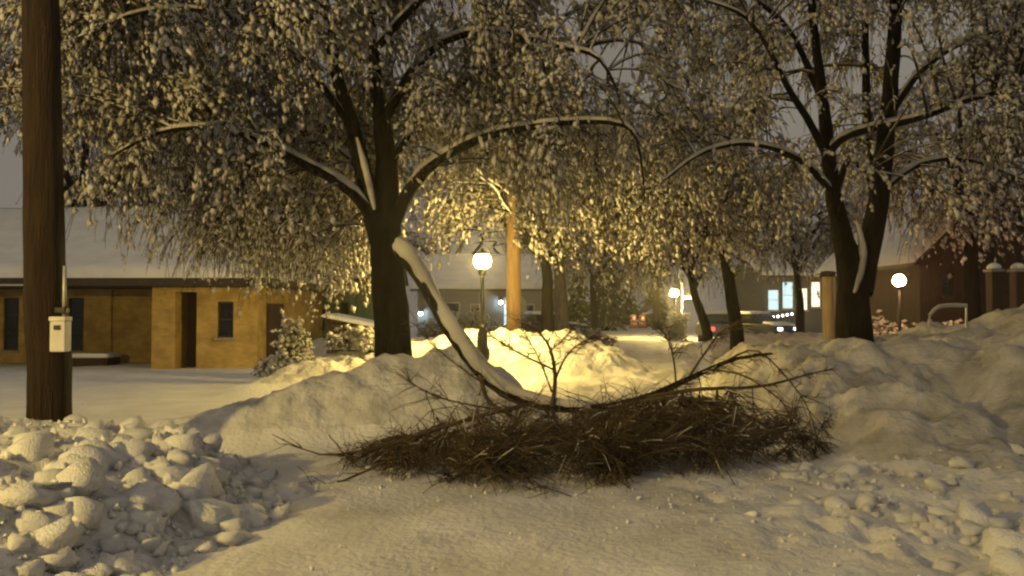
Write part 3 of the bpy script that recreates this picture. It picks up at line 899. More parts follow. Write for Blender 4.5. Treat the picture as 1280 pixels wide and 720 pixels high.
k = RNG.choice(m, m // 4, replace=False)
Tp = Tw[k] + RNG.normal(size=(len(k), 1, 3)) * .05
V, Q = strands(Tp, .0045 * np.linspace(1.2, .5, 5)[None] * RNG.uniform(.6, 1.4, (len(k), 1)), 3)
prop(link("twigs", mesh_np("twigs", V, Q), PALETWIG, fl), "paler dry twigs among the dark heap", None, None, "stuff")


# ------------------------------------------------------------------ utility poles, sign, lamps
def utility_pole():
    b = W(60, 597, 7.9)
    gz = float(H(b[0], b[1]))
    root = empty("utility_pole", (b[0], b[1], gz), "thick brown wooden utility pole at the left edge with a white box", "utility pole")
    pts = [(b[0], b[1], gz - .5), (b[0], b[1], gz + .6)] + PX([(57, 400, 7.9), (54, 200, 7.9), (51, 0, 7.9), (48, -240, 7.9)])
    P, R = resample(pts, (.205, .20, .19, .178, .166, .15), 40)
    V, Q = strands(P[None], R[None], 20, .02)
    link("shaft", mesh_np("shaft", V, Q), POLEWOOD, root)
    c = W(75, 416, 7.75)
    bx = MB().box(c[0] - .075, c[0] + .075, c[1] - .05, c[1] + .07, c[2] - .185, c[2] + .115).build("box", ENAMEL, root, bevel=.012)
    MB().box(c[0] - .084, c[0] + .084, c[1] - .06, c[1] + .07, c[2] + .115, c[2] + .16).build("lid", ENAMEL, bx, bevel=.012)
    MB().box(c[0] - .03, c[0] + .03, c[1] - .062, c[1] - .05, c[2] + .03, c[2] + .075).build("latch", IRON, bx)
    MB().box(c[0] - .05, c[0] + .06, c[1] - .02, c[1] + .06, c[2] + .19, c[2] + .25).build("bracket", IRON, root, bevel=.01)
    MB().lathe([(.018, 0), (.018, .5)], (c[0] + .02, c[1] + .03, c[2] + .16), 8).build("conduit", GALV, root, True)
    return root


utility_pole()


def pale_pole():
    b = W(642, 428, 22.0)
    gz = float(H(b[0], b[1]))
    root = empty("utility_pole", (b[0], b[1], gz), "pale wooden utility pole lit orange by the nearest street lamp", "utility pole")
    pts = [(b[0], b[1], gz - .4)] + PX([(642, 400, 22.0), (642, 330, 22.0), (642, 200, 22.0), (642, 40, 22.0)])
    P, R = resample(pts, (.215, .21, .20, .185, .17), 30)
    V, Q = strands(P[None], R[None], 14, .02)
    link("shaft", mesh_np("shaft", V, Q), LITPOLE, root)
    z = P[-1][2] - .6
    arm = MB().box(b[0] - 1.1, b[0] + 1.1, b[1] - .24, b[1] - .15, z - .06, z + .06).build("crossarm", LITPOLE, root)
    for dx in (-1.0, -.5, .5, 1.0):
        MB().lathe([(.02, 0), (.05, .04), (.03, .09), (.05, .12), (.015, .17)], (b[0] + dx, b[1] - .2, z + .06), 10).build("insulator", ENAMEL, arm, True)
    # octagonal sign on its own post behind the pole
    p = W(645, 382, 22.9)
    gz = float(H(p[0], p[1]))
    s = empty("road_sign", (p[0], p[1], gz), "octagonal sign seen from the back behind the pale utility pole", "road sign")
    oct_ = [(p[0] + .33 * math.cos(a), p[1] - .03, p[2] + .33 * math.sin(a)) for a in [math.pi / 8 + i * math.pi / 4 for i in range(8)]]
    MB().prism(oct_, (0, .004, 0)).build("plate", GALV, s)
    MB().box(p[0] - .03, p[0] + .03, p[1] - .026 + .004, p[1] + .03, gz - .3, p[2] + .33).build("post", GALV, s)
    MB().lathe([(.03, 0), (.02, .02)], (p[0], p[1] - .034, p[2] + .15), 6).build("bolt", IRON, s)


pale_pole()


def street_lamp(px, py, d, label, globe_mat, r=.19):
    c = W(px, py, d)
    gz = float(H(c[0], c[1]))
    root = empty("street_lamp", (c[0], c[1], gz), label, "street lamp", "lit globe lamps along the street")
    hz = c[2] - gz
    MB().lathe([(.17, -.3), (.17, .12), (.13, .2), (.11, .5), (.075, .6), (.07, .7)], (c[0], c[1], gz), 14).build("base", IRON, root, True)
    MB().lathe([(.058, .6), (.05, hz * .6), (.042, hz - .34), (.042, hz - .30)], (c[0], c[1], gz), 12).build("post", IRON, root, True)
    MB().lathe([(.05, hz - .36), (.085, hz - .31), (.085, hz - .27), (.11, hz - .22), (.10, hz - r * .86)], (c[0], c[1], gz), 14).build("collar", IRON, root, True)
    pr = [(r * math.sin(a), -r * math.cos(a)) for a in np.linspace(.5, math.pi - .75, 10)]
    g = MB().lathe(pr, tuple(c), 18).build("globe", globe_mat, root, True)
    cp = MB().lathe([(r * .80, r * .74), (r * .84, r * .77), (r * .6, r * 1.02), (r * .3, r * 1.16), (.02, r * 1.18)], tuple(c), 18).build("cap", IRON, root, True)
    MB().lathe([(.03, r * 1.17), (.035, r * 1.17 + .03), (.006, r * 1.17 + .08)], tuple(c), 10).build("finial", IRON, cp, True)
    return root


street_lamp(603, 326, 18.0, "nearest lit globe street lamp, left of the pale utility pole", GLOBE, .19)
street_lamp(843, 366, 46.0, "farther lit globe street lamp down the middle of the street", GLOBE2, .22)

# the next lamp of the row stands on the left verge beside the camera
lx, ly = -8.2, 0.2
c = np.array((lx, ly, float(H(lx, ly)) + 3.3))
px_, py_, dp_ = proj(c)
street_lamp(px_, py_, dp_, "lit globe street lamp on the verge beyond the left edge", GLOBE3)

# thin bare poles
for px, y0, y1, d, lab in ((708, 408, 335, 30, "thin pale pole right of the grey tree trunk"), (853, 408, 350, 47, "thin sign post just right of the farther street lamp")):
    a = W(px, y0, d); b = W(px, y1, d)
    gz = float(H(a[0], a[1]))
    r = empty("thin_post", (a[0], a[1], gz), lab, "post")
    MB().lathe([(.05, -.3), (.05, .05), (.045, b[2] - gz)], (a[0], a[1], gz), 10).build("shaft", GALV, r, True)
    if px == 853:
        q = W(862, 372, d)
        MB().box(q[0] - .45, q[0] + .45, a[1] - .052, a[1] - .047, q[2] - .1, q[2] + .1).build("sign_plate", GALV, r)
    else:
        MB().lathe([(.06, 0), (.06, .04), (.01, .07)], (a[0], a[1], b[2]), 10).build("cap", GALV, r, True)


# ------------------------------------------------------------------ buildings
def wall(parent, a, b, z0, z1, th, material, openings=(), name="wall"):
    """wall from a to b in plan, outer face on the right-hand side of a->b (towards the viewer), with openings (s0, s1, z0, z1)"""
    a = np.array(a, float); b = np.array(b, float)
    L = np.linalg.norm(b - a)
    t = (b - a) / L
    nrm = np.array((t[1], -t[0]))
    ss = sorted({0.0, L} | {o[0] for o in openings} | {o[1] for o in openings})
    zs = sorted({z0, z1} | {o[2] for o in openings} | {o[3] for o in openings})
    mb = MB()
    for s0, s1 in zip(ss[:-1], ss[1:]):
        for q0, q1 in zip(zs[:-1], zs[1:]):
            ms, mz = (s0 + s1) / 2, (q0 + q1) / 2
            if any(o[0] < ms < o[1] and o[2] < mz < o[3] for o in openings): continue
            p, q = a + t * s0, a + t * s1
            ins = -nrm * th
            base = [p, q, q + ins, p + ins]
            v = [(c[0], c[1], z) for z in (q0, q1) for c in base]
            mb.add(v, [(3, 2, 1, 0), (4, 5, 6, 7), (0, 1, 5, 4), (1, 2, 6, 5), (2, 3, 7, 6), (3, 0, 4, 7)])
    w = mb.build(name, material, parent)
    return w, a, t, nrm


def window(parent, a, t, nrm, op, glass=GLASS, frame=DARKTRIM, sill=STONE, depth=.10, bars=1, name="window"):
    s0, s1, z0, z1 = op
    def pt(s, dn): return a + t * s - nrm * dn
    f = MB(); w = .05
    for (u0, u1, v0, v1) in ((s0, s0 + w, z0, z1), (s1 - w, s1, z0, z1), (s0 + w, s1 - w, z0, z0 + w), (s0 + w, s1 - w, z1 - w, z1)):
        p, q = pt(u0, depth), pt(u1, depth)
        f.obox(p, q, .03, v0, v1)
    for k in range(bars):
        zz = z0 + (z1 - z0) * (k + 1) / (bars + 1)
        f.obox(pt(s0 + w, depth), pt(s1 - w, depth), .02, zz - .02, zz + .02)
    fo = f.build(name, frame, parent)
    MB().obox(pt(s0 + w * .5, depth + .012), pt(s1 - w * .5, depth + .012), .006, z0 + w * .5, z1 - w * .5).build("pane", glass, fo)
    if sill:
        MB().obox(pt(s0 - .06, -.03), pt(s1 + .06, -.03), .07, z0 - .08, z0 - .002).build("sill", sill, fo)
    return fo


def slab_roof(parent, poly, th, material, name="roof"):
    """roof plane with thickness: poly is a 3d polygon"""
    return MB().prism(poly, (0, 0, th)).build(name, material, parent)


def snow_sheet(parent, corners, th, n=26, lip=.12, seed=3):
    """thick uneven snow over a roof plane given by 4 corners (eave a-b, ridge d-c)"""
    a, b, c, d_ = [np.array(p, float) for p in corners]
    u = np.linspace(0, 1, n); v = np.linspace(0, 1, n // 2)
    Uu, Vv = np.meshgrid(u, v)
    P = (a * (1 - Uu[..., None]) + b * Uu[..., None]) * (1 - Vv[..., None]) + (d_ * (1 - Uu[..., None]) + c * Uu[..., None]) * Vv[..., None]
    edge = np.minimum(np.minimum(Uu, 1 - Uu) * n / 1.5, Vv * n / 3 + .35)
    hgt = th * np.clip(edge, 0, 1) ** .5 * (1 + .35 * fbm(P[..., 0] * .5, P[..., 1] * .5, seed, 3))
    top = P.copy(); top[..., 2] += hgt + .03
    bot = P.copy(); bot[..., 2] += .004
    V = np.concatenate([top.reshape(-1, 3), bot.reshape(-1, 3)])
    m = len(v); k = n * m
    i = np.arange(k).reshape(m, n)
    Q = [np.stack([i[:-1, :-1], i[:-1, 1:], i[1:, 1:], i[1:, :-1]], -1).reshape(-1, 4)]
    for e in (i[0], i[:, -1], i[-1][::-1], i[::-1, 0]):
        Q.append(np.stack([e[:-1] + k, e[1:] + k, e[1:], e[:-1]], -1))
    return link("snow_cover", mesh_np("snow_cover", V, np.concatenate(Q)), SNOW, parent)


# -- long buff brick building on the left
def brick_building():
    gz = -.35
    root = empty("brick_building", (-13, 25, gz), "low buff brick building with deep snow on its roof, left", "building")
    xr = W(322, 400, 24.6)[0]; xl = W(190, 400, 24.6)[0]
    xd0 = W(219, 400, 24.6)[0]; xd1 = W(246, 400, 24.6)[0]
    z1 = 2.42
    wx0 = W(272, 400, 24.6)[0]; wx1 = W(292, 400, 24.6)[0]
    yF, yB = 24.6, 27.8
    op = [(xd0 - xl, xd1 - xl, gz, 2.25), (wx0 - xl, wx1 - xl, W(280, 422, 24.6)[2], W(280, 377, 24.6)[2])]
    w, a, t, nn = wall(root, (xl, yF), (xr, yF), gz, z1, .35, BRICK, op)
    window(root, a, t, nn, op[1], bars=1)
    # recessed doorway
    MB().box(xd0 + .004, xd1 - .004, yF + .9, yF + .98, gz, 2.25).build("door", BROWNSIDE, root)
    MB().box(xd0 - .3, xd0, yF + .352, yF + 1.0, gz, 2.3).build("door_reveal", BRICK, root)
    MB().box(xd1, xd1 + .3, yF + .352, yF + 1.0, gz, 2.3).build("door_reveal", BRICK, root)
    # side of the wing, facing the lamp
    opn = [(1.2, 2.4, gz + .05, 2.0)]
    w, a, t, nn = wall(root, (xr, yF + .352), (xr, 34.6), gz, z1, .35, BRICK, [])
    MB().box(xr + .004, xr + .07, yF + .9, yF + 2.6, gz + .4, 1.9).build("wood_panel", BROWNSIDE, root)
    # back of the notch and the long recessed wall
    wall(root, (xl, yB), (xl, yF + .352), gz, z1, .35, BRICK, [])
    xa = -26.0
    ops = []
    for c in (14, 95, -70, -150):
        m = W(c, 400, yB)[0]
        ops.append((m - .28 - xa, m + .28 - xa, W(c, 438, yB)[2], W(c, 372, yB)[2]))
    w, a, t, nn = wall(root, (xa, yB), (xl - .002, yB), gz, z1, .35, BRICK, ops)
    for o in ops: window(root, a, t, nn, o, bars=2, frame=DARKTRIM)
    for c in (45, 135):
        m = W(c, 400, yB)[0]
        MB().box(m - .18, m + .18, yB - .12, yB - .002, gz, z1 - .004).build("pilaster", BRICK, root)
    # soffit, fascia, hip roof
    ye, yr = 23.9, 30.6
    xe = xr + .55
    zr = 5.35
    MB().box(xa, xe, ye, 35.1, 2.425, 2.50).build("soffit", DARKTRIM, root)
    fa = MB().box(xa, xe, ye - .06, ye - .004, 2.42, 2.66).build("fascia", DARKTRIM, root)
    MB().box(xe + .002, xe + .06, ye - .06, 35.1, 2.42, 2.66).build("fascia", DARKTRIM, root)
    MB().box(xa, W(36, 360, ye)[0], ye - .075, ye - .062, 2.42, 2.47).build("gutter_strip", WHITETRIM, root)
    hx = xe - 4.6
    rf = MB()
    A, B_, C_, D_ = (xa, ye, 2.6), (xe, ye, 2.6), (xe, 35.1, 2.6), (xa, 35.1, 2.6)
    E, G = (xa, yr, zr), (hx, yr, zr)
    rf.add([A, B_, C_, D_, E, G], [(0, 1, 5, 4), (1, 2, 5), (2, 3, 4, 5), (3, 0, 4), (0, 3, 2, 1)])
    r = rf.build("roof", DARKTRIM, root)
    snow_sheet(r, (A, B_, (hx + .02, yr, zr), E), .30, 60, seed=3)
    snow_sheet(r, (B_, C_, (hx, yr + .02, zr), (hx, yr - .02, zr)), .28, 30, seed=8)
    # low ledge with snow
    p = W(112, 462, 26.2)
    led = empty("low_planter", (p[0], p[1], -.2), "low snow-capped planter ledge in front of the brick wall", "planter")
    MB().box(p[0] - 1.1, p[0] + .75, p[1] - .3, p[1] + .5, -.4, .10).build("box", BROWNSIDE, led)
    s = MB().box(p[0] - 1.15, p[0] + .8, p[1] - .34, p[1] + .54, .103, .26).build("snow_cover", SNOW, led, True, bevel=.07)


brick_building()


def gable_house(name, label, x0, x1, y0, y1, zb, ze, zr, sm, wins=(), doors=(), ridge="x", glass=GLASS, snow=.25, frame=WHITETRIM):
    root = empty(name, ((x0 + x1) / 2, (y0 + y1) / 2, zb), label, "house")
    ops = [w[:4] for w in wins] + [w[:4] for w in doors]
    w, a, t, nn = wall(root, (x0, y0), (x1, y0), zb, ze, .2, sm, ops)
    for q in wins:
        window(root, a, t, nn, q[:4], glass=q[4] if len(q) > 4 else glass, frame=frame, sill=frame)
    for q in doors:
        dO = MB().box(x0 + q[0] + .004, x0 + q[1] - .004, y0 + .08, y0 + .13, q[2], q[3] - .004).build("door", q[4], root)
        MB().lathe([(.03, 0), (.03, .05)], (x0 + q[1] - .12, y0 + .06, (q[2] + q[3]) / 2), 8).build("handle", GALV, dO)
    wall(root, (x1, y0 + .202), (x1, y1), zb, ze, .2, sm)
    wall(root, (x0, y1), (x0, y0 + .202), zb, ze, .2, sm)
    wall(root, (x1 - .202, y1), (x0 + .202, y1), zb, ze, .2, sm)
    o = .4
    if ridge == "x":
        ym = (y0 + y1) / 2
        f = [(x0 - o, y0 - o, ze - .1), (x1 + o, y0 - o, ze - .1), (x1 + o, ym, zr), (x0 - o, ym, zr)]
        b = [(x1 + o, y1 + o, ze - .1), (x0 - o, y1 + o, ze - .1), (x0 - o, ym, zr), (x1 + o, ym, zr)]
        for gx_ in (x0 + .1, x1 - .1):
            MB().prism([(gx_ - .09, y0 + .02, ze + .003), (gx_ - .09, y1 - .02, ze + .003), (gx_ - .09, ym, zr - .06)], (.18, 0, 0)).build("gable", sm, root)
    else:
        xm = (x0 + x1) / 2
        f = [(x1 + o, y0 - o, ze - .1), (x1 + o, y1 + o, ze - .1), (xm, y1 + o, zr), (xm, y0 - o, zr)]
        b = [(x0 - o, y1 + o, ze - .1), (x0 - o, y0 - o, ze - .1), (xm, y0 - o, zr), (xm, y1 + o, zr)]
        for gy_ in (y0 + .1, y1 - .1):
            MB().prism([(x0 + .02, gy_ - .09, ze + .003), (x1 - .02, gy_ - .09, ze + .003), (xm, gy_ - .09, zr - .06)], (0, .18, 0)).build("gable", sm, root)
    for k, pl in enumerate((f, b)):
        r = slab_roof(root, pl, .12, DARKTRIM)
        pl2 = [(p[0], p[1], p[2] + .125) for p in pl]
        snow_sheet(r, pl2, snow, 22, seed=20 + k)
    return root


X = lambda px, d: W(px, 400, d)[0]
# green house behind
d = 33.0
gable_house("house", "green-sided house with a small dark window behind the brick building", X(352, d), X(470, d), d, d + 7, -.4, 3.0, 5.6, GREENSIDE,
            wins=[(X(390, d) - X(352, d), X(406, d) - X(352, d), W(0, 410, d)[2], W(0, 383, d)[2]), (X(424, d) - X(352, d), X(436, d) - X(352, d), W(0, 410, d)[2], W(0, 378, d)[2])], frame=DARKTRIM)
# building behind the nearest lamp, cool lamps
d = 46.0
xb = X(522, d); xe_ = X(700, d)
Wz = lambda py: float(W(0, py, d)[2])
hb = gable_house("house", "wide low building with a snowy roof behind the nearest lamp", xb, xe_, d, d + 11, -.3, Wz(362), Wz(318), GREYSIDE,
                 wins=[(X(545, d) - xb, X(575, d) - xb, Wz(402), Wz(378)), (X(588, d) - xb, X(600, d) - xb, Wz(405), Wz(380)), (X(655, d) - xb, X(668, d) - xb, Wz(402), Wz(380)), (X(676, d) - xb, X(692, d) - xb, Wz(402), Wz(380))],
                 doors=[(X(630, d) - xb, X(638, d) - xb, -.3, Wz(380), WINCOOL)])


def wall_lamp(px, py, d, label, m=COOLL, r=.09):
    c = W(px, py, d)
    root = empty("wall_lamp", tuple(c), label, "lamp", "lit wall lamps")
    MB().box(c[0] - .07, c[0] + .07, c[1] + .02, c[1] + .16, c[2] - .1, c[2] + .14).build("bracket", IRON, root)
    MB().lathe([(.03, .10), (.15, .11), (.16, .13), (.02, .2)], (c[0], c[1] - .08, c[2]), 12).build("shade", IRON, root, True)
    MB().lathe([(r * math.sin(a), -r * math.cos(a)) for a in np.linspace(.05, 3.0, 8)], (c[0], c[1] - .08, c[2]), 12).build("bulb", m, root, True)
    return root


wall_lamp(526, 392, 45.8, "cool white wall lamp left of the leaning bough on the low building")
wall_lamp(626, 378, 45.8, "cool white wall lamp beside the lit door behind the lamp post")
# bright house far right of the middle
d = 58.0
xb = X(955, d); Wz2 = lambda py: float(W(0, py, d)[2])
gable_house("house", "far house with bright lit windows left of the forked tree", xb, X(1032, d), d, d + 8, -.2, Wz2(345), Wz2(318), GREYSIDE,
            wins=[(X(960, d) - xb, X(974, d) - xb, Wz2(388), Wz2(362), WINCOOL), (X(978, d) - xb, X(992, d) - xb, Wz2(386), Wz2(352), WINCOOL), (X(998, d) - xb, X(1010, d) - xb, Wz2(388), Wz2(360), WINWARM), (X(1014, d) - xb, X(1026, d) - xb, Wz2(384), Wz2(352), WINWARM)])
# dark house on the right with porch
d = 27.0
xb = X(1150, d)
gz = 1.2
Wz3 = lambda py: float(W(0, py, d)[2])
gable_house("house", "dark gabled house beyond the embankment at the right edge", xb, X(1330, d), d, d + 8, -.3, Wz3(330), Wz3(235), BROWNSIDE,
            wins=[(X(1178, d) - xb, X(1192, d) - xb, Wz3(372), Wz3(342)), (X(1262, d) - xb, X(1276, d) - xb, Wz3(365), Wz3(335))], ridge="y", frame=DARKTRIM)
# porch lamp on a post
p = W(1124, 350, 22.5)
gz = float(H(p[0], p[1]))
pl = empty("yard_lamp", (p[0], p[1], gz), "glowing orange yard lamp on a dark post right of the forked tree", "lamp")
MB().lathe([(.06, -.3), (.05, .1), (.04, p[2] - gz - .16)], (p[0], p[1], gz), 10).build("post", IRON, pl, True)
MB().lathe([(.05, -.24), (.09, -.20), (.09, -.175)], tuple(p), 10).build("collar", IRON, pl, True)
MB().lathe([(.07, -.17), (.14, -.12), (.17, -.03), (.15, .07), (.09, .14)], tuple(p), 10).build("lantern_glass", PORCHL, pl)
MB().lathe([(.11, .143), (.07, .18), (.02, .21)], tuple(p), 8).build("lantern_roof", IRON, pl)
# gate posts with snow caps
for px, lab in ((1243, "left snow-capped gate post at the right edge"), (1273, "right snow-capped gate post at the right edge")):
    q = W(px, 366, 19.0)
    gz = float(H(q[0], q[1]))
    g = empty("gate_post", (q[0], q[1], gz), lab, "gate post", "pair of gate posts")
    top = W(px, 340, 19)[2]
    MB().box(q[0] - .13, q[0] + .13, q[1] - .13, q[1] + .13, gz - .4, top).build("pillar", BROWNSIDE, g, bevel=.012)
    MB().box(q[0] - .17, q[0] + .17, q[1] - .17, q[1] + .17, top + .003, top + .07).build("coping", STONE, g, bevel=.01)
    MB().lathe([(.15, .075), (.16, .11), (.14, .16), (.07, .21), (.01, .22)], (q[0], q[1], top), 12).build("snow_cap", SNOW, g, True)
# pale wooden post beside the forked tree
q = W(1036, 392, 21)
gz = float(H(q[0], q[1]))
g = empty("pale_post", (q[0], q[1], gz), "stout pale wooden post left of the forked tree", "post")
V, Q = strands(np.array([[(q[0], q[1], gz - .3), (q[0], q[1], 1.7), tuple(W(1035, 345, 21))]]), np.array([[.17, .165, .16]]), 14, .03)
link("shaft", mesh_np("shaft", V, Q), PALEPOLE, g)
t_ = W(1035, 345, 21)
MB().lathe([(.20, -.02), (.22, .03), (.18, .12), (.02, .14)], tuple(t_), 12).build("cap", DARKTRIM, g, True)
# pipe frame in the snow
a = W(1158, 430, 13.6); b = W(1207, 428, 13.9)
gz = float(min(H(a[0], a[1]), H(b[0], b[1])))
g = empty("pipe_frame", (a[0], a[1], gz), "low snow-dusted pipe frame standing in the snow at right", "railing")
ta = W(1162, 395, 13.6); tb = W(1208, 383, 13.9)
for u, v in (((a[0], a[1], gz - .2), ta), ((b[0], b[1], gz - .2), tb)):
    tube_obj("upright", [u, (np.array(u) + np.array(v)) / 2, v], (.022, .02), 6, 8, GALV, g)
rl, P, R = tube_obj("rail", [ta, W(1176, 384, 13.7), tb], (.02, .02), 12, 8, GALV, g)
cap_obj(P, R * 1.2, rl)


# dark shed / steps beside the green house
def shed():
    x0, x1, y0 = X(408, 25), X(468, 25), 25.0
    zb = -.3
    root = empty("shed", ((x0 + x1) / 2, y0 + .6, zb), "dark wooden lean-to shed with sloping snowy roof, left of the broken tree", "shed")
    n = 9
    w = (x1 - x0) / n
    zl, zr_ = float(W(0, 398, 25)[2]), float(W(0, 412, 25)[2])
    for i in range(n):
        z = zl + (zr_ - zl) * (i + .5) / n
        MB().box(x0 + i * w + .006, x0 + (i + 1) * w - .006, y0 + (.004 if i % 2 else 0), y0 + .03, zb, z - .03).build("board", BROWNSIDE, root)
    MB().box(x0, x1, y0 + .034, y0 + 1.4, zb, zr_ - .06).build("body", BROWNSIDE, root)
    r = MB().prism([(x0 - .15, y0 - .15, zl), (x1 + .2, y0 - .15, zr_ - .03), (x1 + .2, y0 - .15, zr_ + .03), (x0 - .15, y0 - .15, zl + .06)], (0, 1.7, 0)).build("roof", DARKTRIM, root)
    snow_sheet(r, ((x0 - .15, y0 - .15, zl + .06), (x1 + .2, y0 - .15, zr_ + .03), (x1 + .2, y0 + 1.55, zr_ + .03), (x0 - .15, y0 + 1.55, zl + .06)), .12, 18)


shed()


# snow-laden shrubs
def shrub(px, py, d, w, h, label, n=40, nt=16, green=True, name="shrub"):
    b = W(px, py, d)
    gz = float(H(b[0], b[1]))
    root = empty(name, (b[0], b[1], gz), label, "shrub", "snow-laden shrubs")
    c = np.array((b[0], b[1], gz))
    tips = cloud(n, c + UP * h * .5, (w, w * .8, h * .55), lambda p: p[:, 2] > gz + .08, .3)
    A = np.repeat((c + UP * .05)[None], n, 0) + RNG.normal(size=(n, 3)) * (.05, .05, .02)
    A[:, 2] = gz - .05
    B = bez(A, (A + tips) / 2 + UP * h * .2, tips, 6)
    V1, Q1 = strands(B, .016 * np.linspace(1, .4, 6)[None].repeat(n, 0), 4)
    link("stems", mesh_np("stems", V1, Q1), TWIG, root)
    bi = np.repeat(np.arange(n), nt)
    q = len(bi)
    p0 = B[bi, RNG.integers(2, 6, q)]
    dr = RNG.normal(size=(q, 3)); dr /= np.linalg.norm(dr, axis=1, keepdims=True)
    L = RNG.uniform(.15, .4, q)
    s = np.linspace(0, 1, 4)[None, :, None]
    Tw = p0[:, None] + dr[:, None] * (L[:, None, None] * s) - UP * (L * .5)[:, None, None] * s ** 2
    Tw[..., 2] = np.maximum(Tw[..., 2], gz + .02)
    V2, Q2 = strands(Tw, np.full((q, 4), .012 if green else .006), 3)
    fo = prop(link("foliage", mesh_np("foliage", V2, Q2), LEAF if green else TWIG, root), None, None, None, "stuff")
    k = np.repeat(np.arange(q), 3)
    cc = Tw[k, RNG.integers(1, 4, len(k))] + UP * .02
    V3, Q3 = blobs(cc, RNG.normal(size=(len(k), 3)) * (1, 1, .4), RNG.uniform(.05, .12, len(k)), RNG.uniform(.03, .07, len(k)))
    prop(link("snow_load", mesh_np("snow_load", V3, Q3), TREESNOW, fo), None, None, None, "stuff")


shrub(368, 446, 20.5, .48, 1.6, "tall snow-bent shrub at the corner of the brick building", 46, 18)
shrub(395, 446, 19.5, .75, .5, "low mounded snowy shrub in front of the green house", 40, 18)
shrub(342, 448, 21.5, .35, .55, "small snowy shrub against the brick building's side", 30, 14)
shrub(450, 442, 18.0, .7, .45, "low snowy bush just left of the broken tree's trunk", 36, 14, False)
shrub(575, 415, 40.0, 1.9, 1.9, "rounded dark bush in front of the low building, behind the bough", 60, 20)
shrub(548, 415, 41.0, 1.2, 1.3, "smaller snowy bush by the low building's cool lamp", 40, 18)
shrub(846, 405, 44.0, .9, 2.0, "snow-clad bush around the farther street lamp's post", 40, 18, False)
shrub(730, 408, 34.0, 1.5, .9, "snowy bush beside the street right of the thin pale pole", 44, 16, False)
shrub(1098, 385, 25.0, .8, 1.1, "twiggy snowy bush left of the orange yard lamp", 36, 14, False)
shrub(1172, 382, 24.0, 1.4, 1.0, "sloping snowy bush right of the orange yard lamp", 50, 16, False)


def spruce(px, d, h, label):
    b = W(px, 400, d)
    gz = float(H(b[0], b[1]))
    root = empty("spruce_tree", (b[0], b[1], gz), label, "tree", "dark spruces at the end of the street")
    c = np.array((b[0], b[1], gz))
    tube_obj("trunk", [c - UP * .3, c + UP * h * .5, c + UP * h], (h * .028, h * .018, .02), 8, 8, BARK, root)
    n = 170
    z = RNG.uniform(.06, .98, n)
    a = RNG.uniform(0, 6.283, n)
    r = h * .30 * (1 - z) ** .8 * RNG.uniform(.7, 1.1, n) + .15
    t = np.linspace(0, 1, 5)[None, :, None]
    out = np.stack([np.cos(a), np.sin(a), np.zeros(n)], -1)
    B = (c + UP * (z * h)[:, None])[:, None] + out[:, None] * (r[:, None, None] * t) - UP * (r * .45)[:, None, None] * t ** 1.5
    V, Q = strands(B, h * np.array([[.012, .024, .026, .020, .006]]) * RNG.uniform(.7, 1.3, (n, 1)), 5, .35)
    cr = prop(link("crown", mesh_np("crown", V, Q), LEAF, root), None, None, None, "stuff")
    k = np.repeat(np.arange(n), 3)
    q = B[k, RNG.integers(1, 5, len(k))] + UP * h * .02
    V, Q = blobs(q, out[k] - UP * .4, h * RNG.uniform(.01, .03, len(k)), h * RNG.uniform(.006, .015, len(k)))
    prop(link("snow_load", mesh_np("snow_load", V, Q), TREESNOW, cr), None, None, None, "stuff")


for px, d, h, lab in ((722, 56, 5.2, "squat dark spruce just right of the thin pale pole"), (757, 64, 7.4, "tall dark spruce left of the orange barrels"), (781, 84, 7.8, "distant dark spruce right behind the orange barrels"), (818, 78, 6.6, "dark spruce between the barrels and the farther lamp"), (935, 70, 6.0, "dark spruce behind the car with the bright headlight"), (668, 60, 5.0, "dark spruce left of the dark tree trunk, by the low building")):
    spruce(px, d, h, lab)

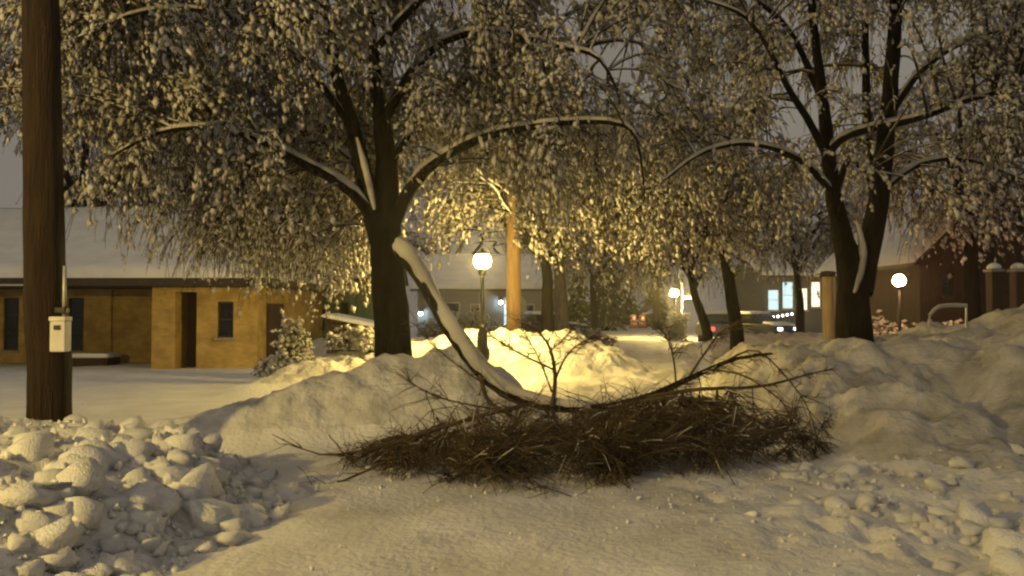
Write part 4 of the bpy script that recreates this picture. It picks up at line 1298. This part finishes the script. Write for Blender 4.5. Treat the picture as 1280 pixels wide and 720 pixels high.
# ------------------------------------------------------------------ vehicles and small street things
def car(px, py, d, yaw, label, paint, lit):
    b = W(px, py, d)
    gz = float(H(b[0], b[1]))
    root = empty("parked_car", (b[0], b[1], gz), label, "car", "cars down the street")
    root.rotation_euler = (0, 0, yaw)
    half = .88
    prof = [(-2.2, .35), (2.2, .35), (2.25, .62), (2.1, .82), (1.2, .95), (-1.7, .98), (-2.2, .92), (-2.25, .6)]
    cab = [(1.15, .955), (.45, 1.42), (-1.0, 1.46), (-1.75, .985)]
    B = MB().prism([(x, -half, z) for x, z in prof], (0, 2 * half, 0))
    me = B.build("body", paint, None, bevel=.06)
    me.parent = root
    c = MB().prism([(x, -half + .12, z) for x, z in cab], (0, 2 * half - .24, 0)).build("cabin", GLASS, None, bevel=.05); c.parent = root
    s = MB().prism([(x, -half + .10, z) for x, z in ((.42, 1.465), (.30, 1.60), (-.9, 1.64), (-1.05, 1.475))], (0, 2 * half - .2, 0)).build("snow_cover", SNOW, None, True, bevel=.05); s.parent = root
    s = MB().prism([(x, -half + .06, z) for x, z in ((2.05, .86), (1.95, .98), (1.25, 1.08), (1.2, .965))], (0, 2 * half - .12, 0)).build("snow_cover", SNOW, None, True, bevel=.04); s.parent = root
    for x in (-1.4, 1.4):
        for sy in (-1, 1):
            pts = [(.34 * math.cos(a), 0, .34 * math.sin(a)) for a in np.linspace(0, 2 * math.pi, 16, endpoint=False)]
            w = MB().prism([(x + p[0], sy * .72 - .1, .34 + p[2]) for p in pts], (0, .22, 0)).build("wheel", RUBBER, None); w.parent = root
            w2 = MB().prism([(x + p[0] * .6, sy * .84 - .01, .34 + p[2] * .6) for p in pts], (0, .02, 0)).build("rim", GALV, None); w2.parent = w
    for sy in (-1, 1):
        h = MB().box(2.2, 2.27, sy * .62 - .16, sy * .62 + .16, .60, .76).build("headlight", HEADL if lit == "head" else FROST, None, bevel=.02); h.parent = root
        tl = MB().box(-2.28, -2.2, sy * .66 - .15, sy * .66 + .15, .66, .84).build("tail_light", TAILL, None, bevel=.02) if lit == "tail" else MB().box(-2.28, -2.2, sy * .66 - .15, sy * .66 + .15, .66, .84).build("tail_light", ORANGE, None, bevel=.02)
        tl.parent = root
    return root


car(898, 400, 40, math.radians(84), "snow-topped silver car with red tail lights between the leaning trunks", CARRED, "tail")
car(945, 402, 44, math.radians(-60), "dark car with a bright headlight right of the leaning tree", CARDARK, "head")
car(682, 412, 41, math.radians(12), "snow-topped dark car parked before the low building", CARDARK, "none")


def barrel(px, py, d, label):
    b = W(px, py, d)
    gz = float(H(b[0], b[1]))
    root = empty("traffic_barrel", (b[0], b[1], gz), label, "traffic barrel", "orange barrels at the end of the street")
    MB().lathe([(.42, -.1), (.42, .06)], (b[0], b[1], gz), 12).build("base", RUBBER, root)
    zs = [0, .28, .44, .62, .78, 1.05]
    for i in range(5):
        r0, r1 = .34 - i * .02, .33 - i * .02
        MB().lathe([(r0, zs[i] + .062), (r1, zs[i + 1] + .06)], (b[0], b[1], gz), 14).build("band", ORANGE if i % 2 == 0 else FROST, root, True)
    MB().lathe([(.3, 1.115), (.3, 1.2), (.1, 1.28)], (b[0], b[1], gz), 12).build("snow_cap", SNOW, root, True)
    MB().box(b[0] - .09, b[0] + .09, b[1] - .40, b[1] - .345, gz + .85, gz + 1.05).build("warning_light", TAILO, root)


TAILO = mat("lit_warning_light", (0.8, 0.3, 0.1), emit=(1.0, 0.28, 0.08), estr=5)
barrel(792, 408, 72, "left of the two orange traffic barrels with warning lights")
barrel(803, 408, 73, "right of the two orange traffic barrels with warning lights")
# string of small lights on a hedge
g0 = W(955, 400, 50); g1 = W(990, 394, 50)
gz = float(H(g0[0], g0[1]))
ls = empty("light_string", (g0[0], g0[1], gz), "string of small white lights on stakes before the bright house", "light string")
for k in range(7):
    q = g0 + (g1 - g0) * k / 6
    z0 = float(H(q[0], q[1]))
    MB().lathe([(.02, -.2), (.02, q[2] - z0)], (q[0], q[1], z0), 6).build("stake", IRON, ls)
    MB().lathe([(.03, .003), (.07, .06), (.07, .1), (.02, .15)], (q[0], q[1], q[2]), 8).build("bulb", BULB, ls, True)

# ------------------------------------------------------------------ misty snow-filled air
HAZE = 0.0013
hz = MB().box(-430, 430, -65, 430, -2.5, 17).build("haze", None)
prop(hz, "thin frosty night haze glowing around the street lamps", "haze", None, "stuff")
hm = bpy.data.materials.new("night_haze")
hm.use_nodes = True
hn = hm.node_tree.nodes
hn.clear()
ho = hn.new("ShaderNodeOutputMaterial")
pv = hn.new("ShaderNodeVolumePrincipled")
pv.inputs["Color"].default_value = (0.86, 0.86, 0.88, 1)
pv.inputs["Density"].default_value = HAZE
pv.inputs["Anisotropy"].default_value = 0.8
hm.node_tree.links.new(pv.outputs["Volume"], ho.inputs["Volume"])
hz.data.materials.append(hm)
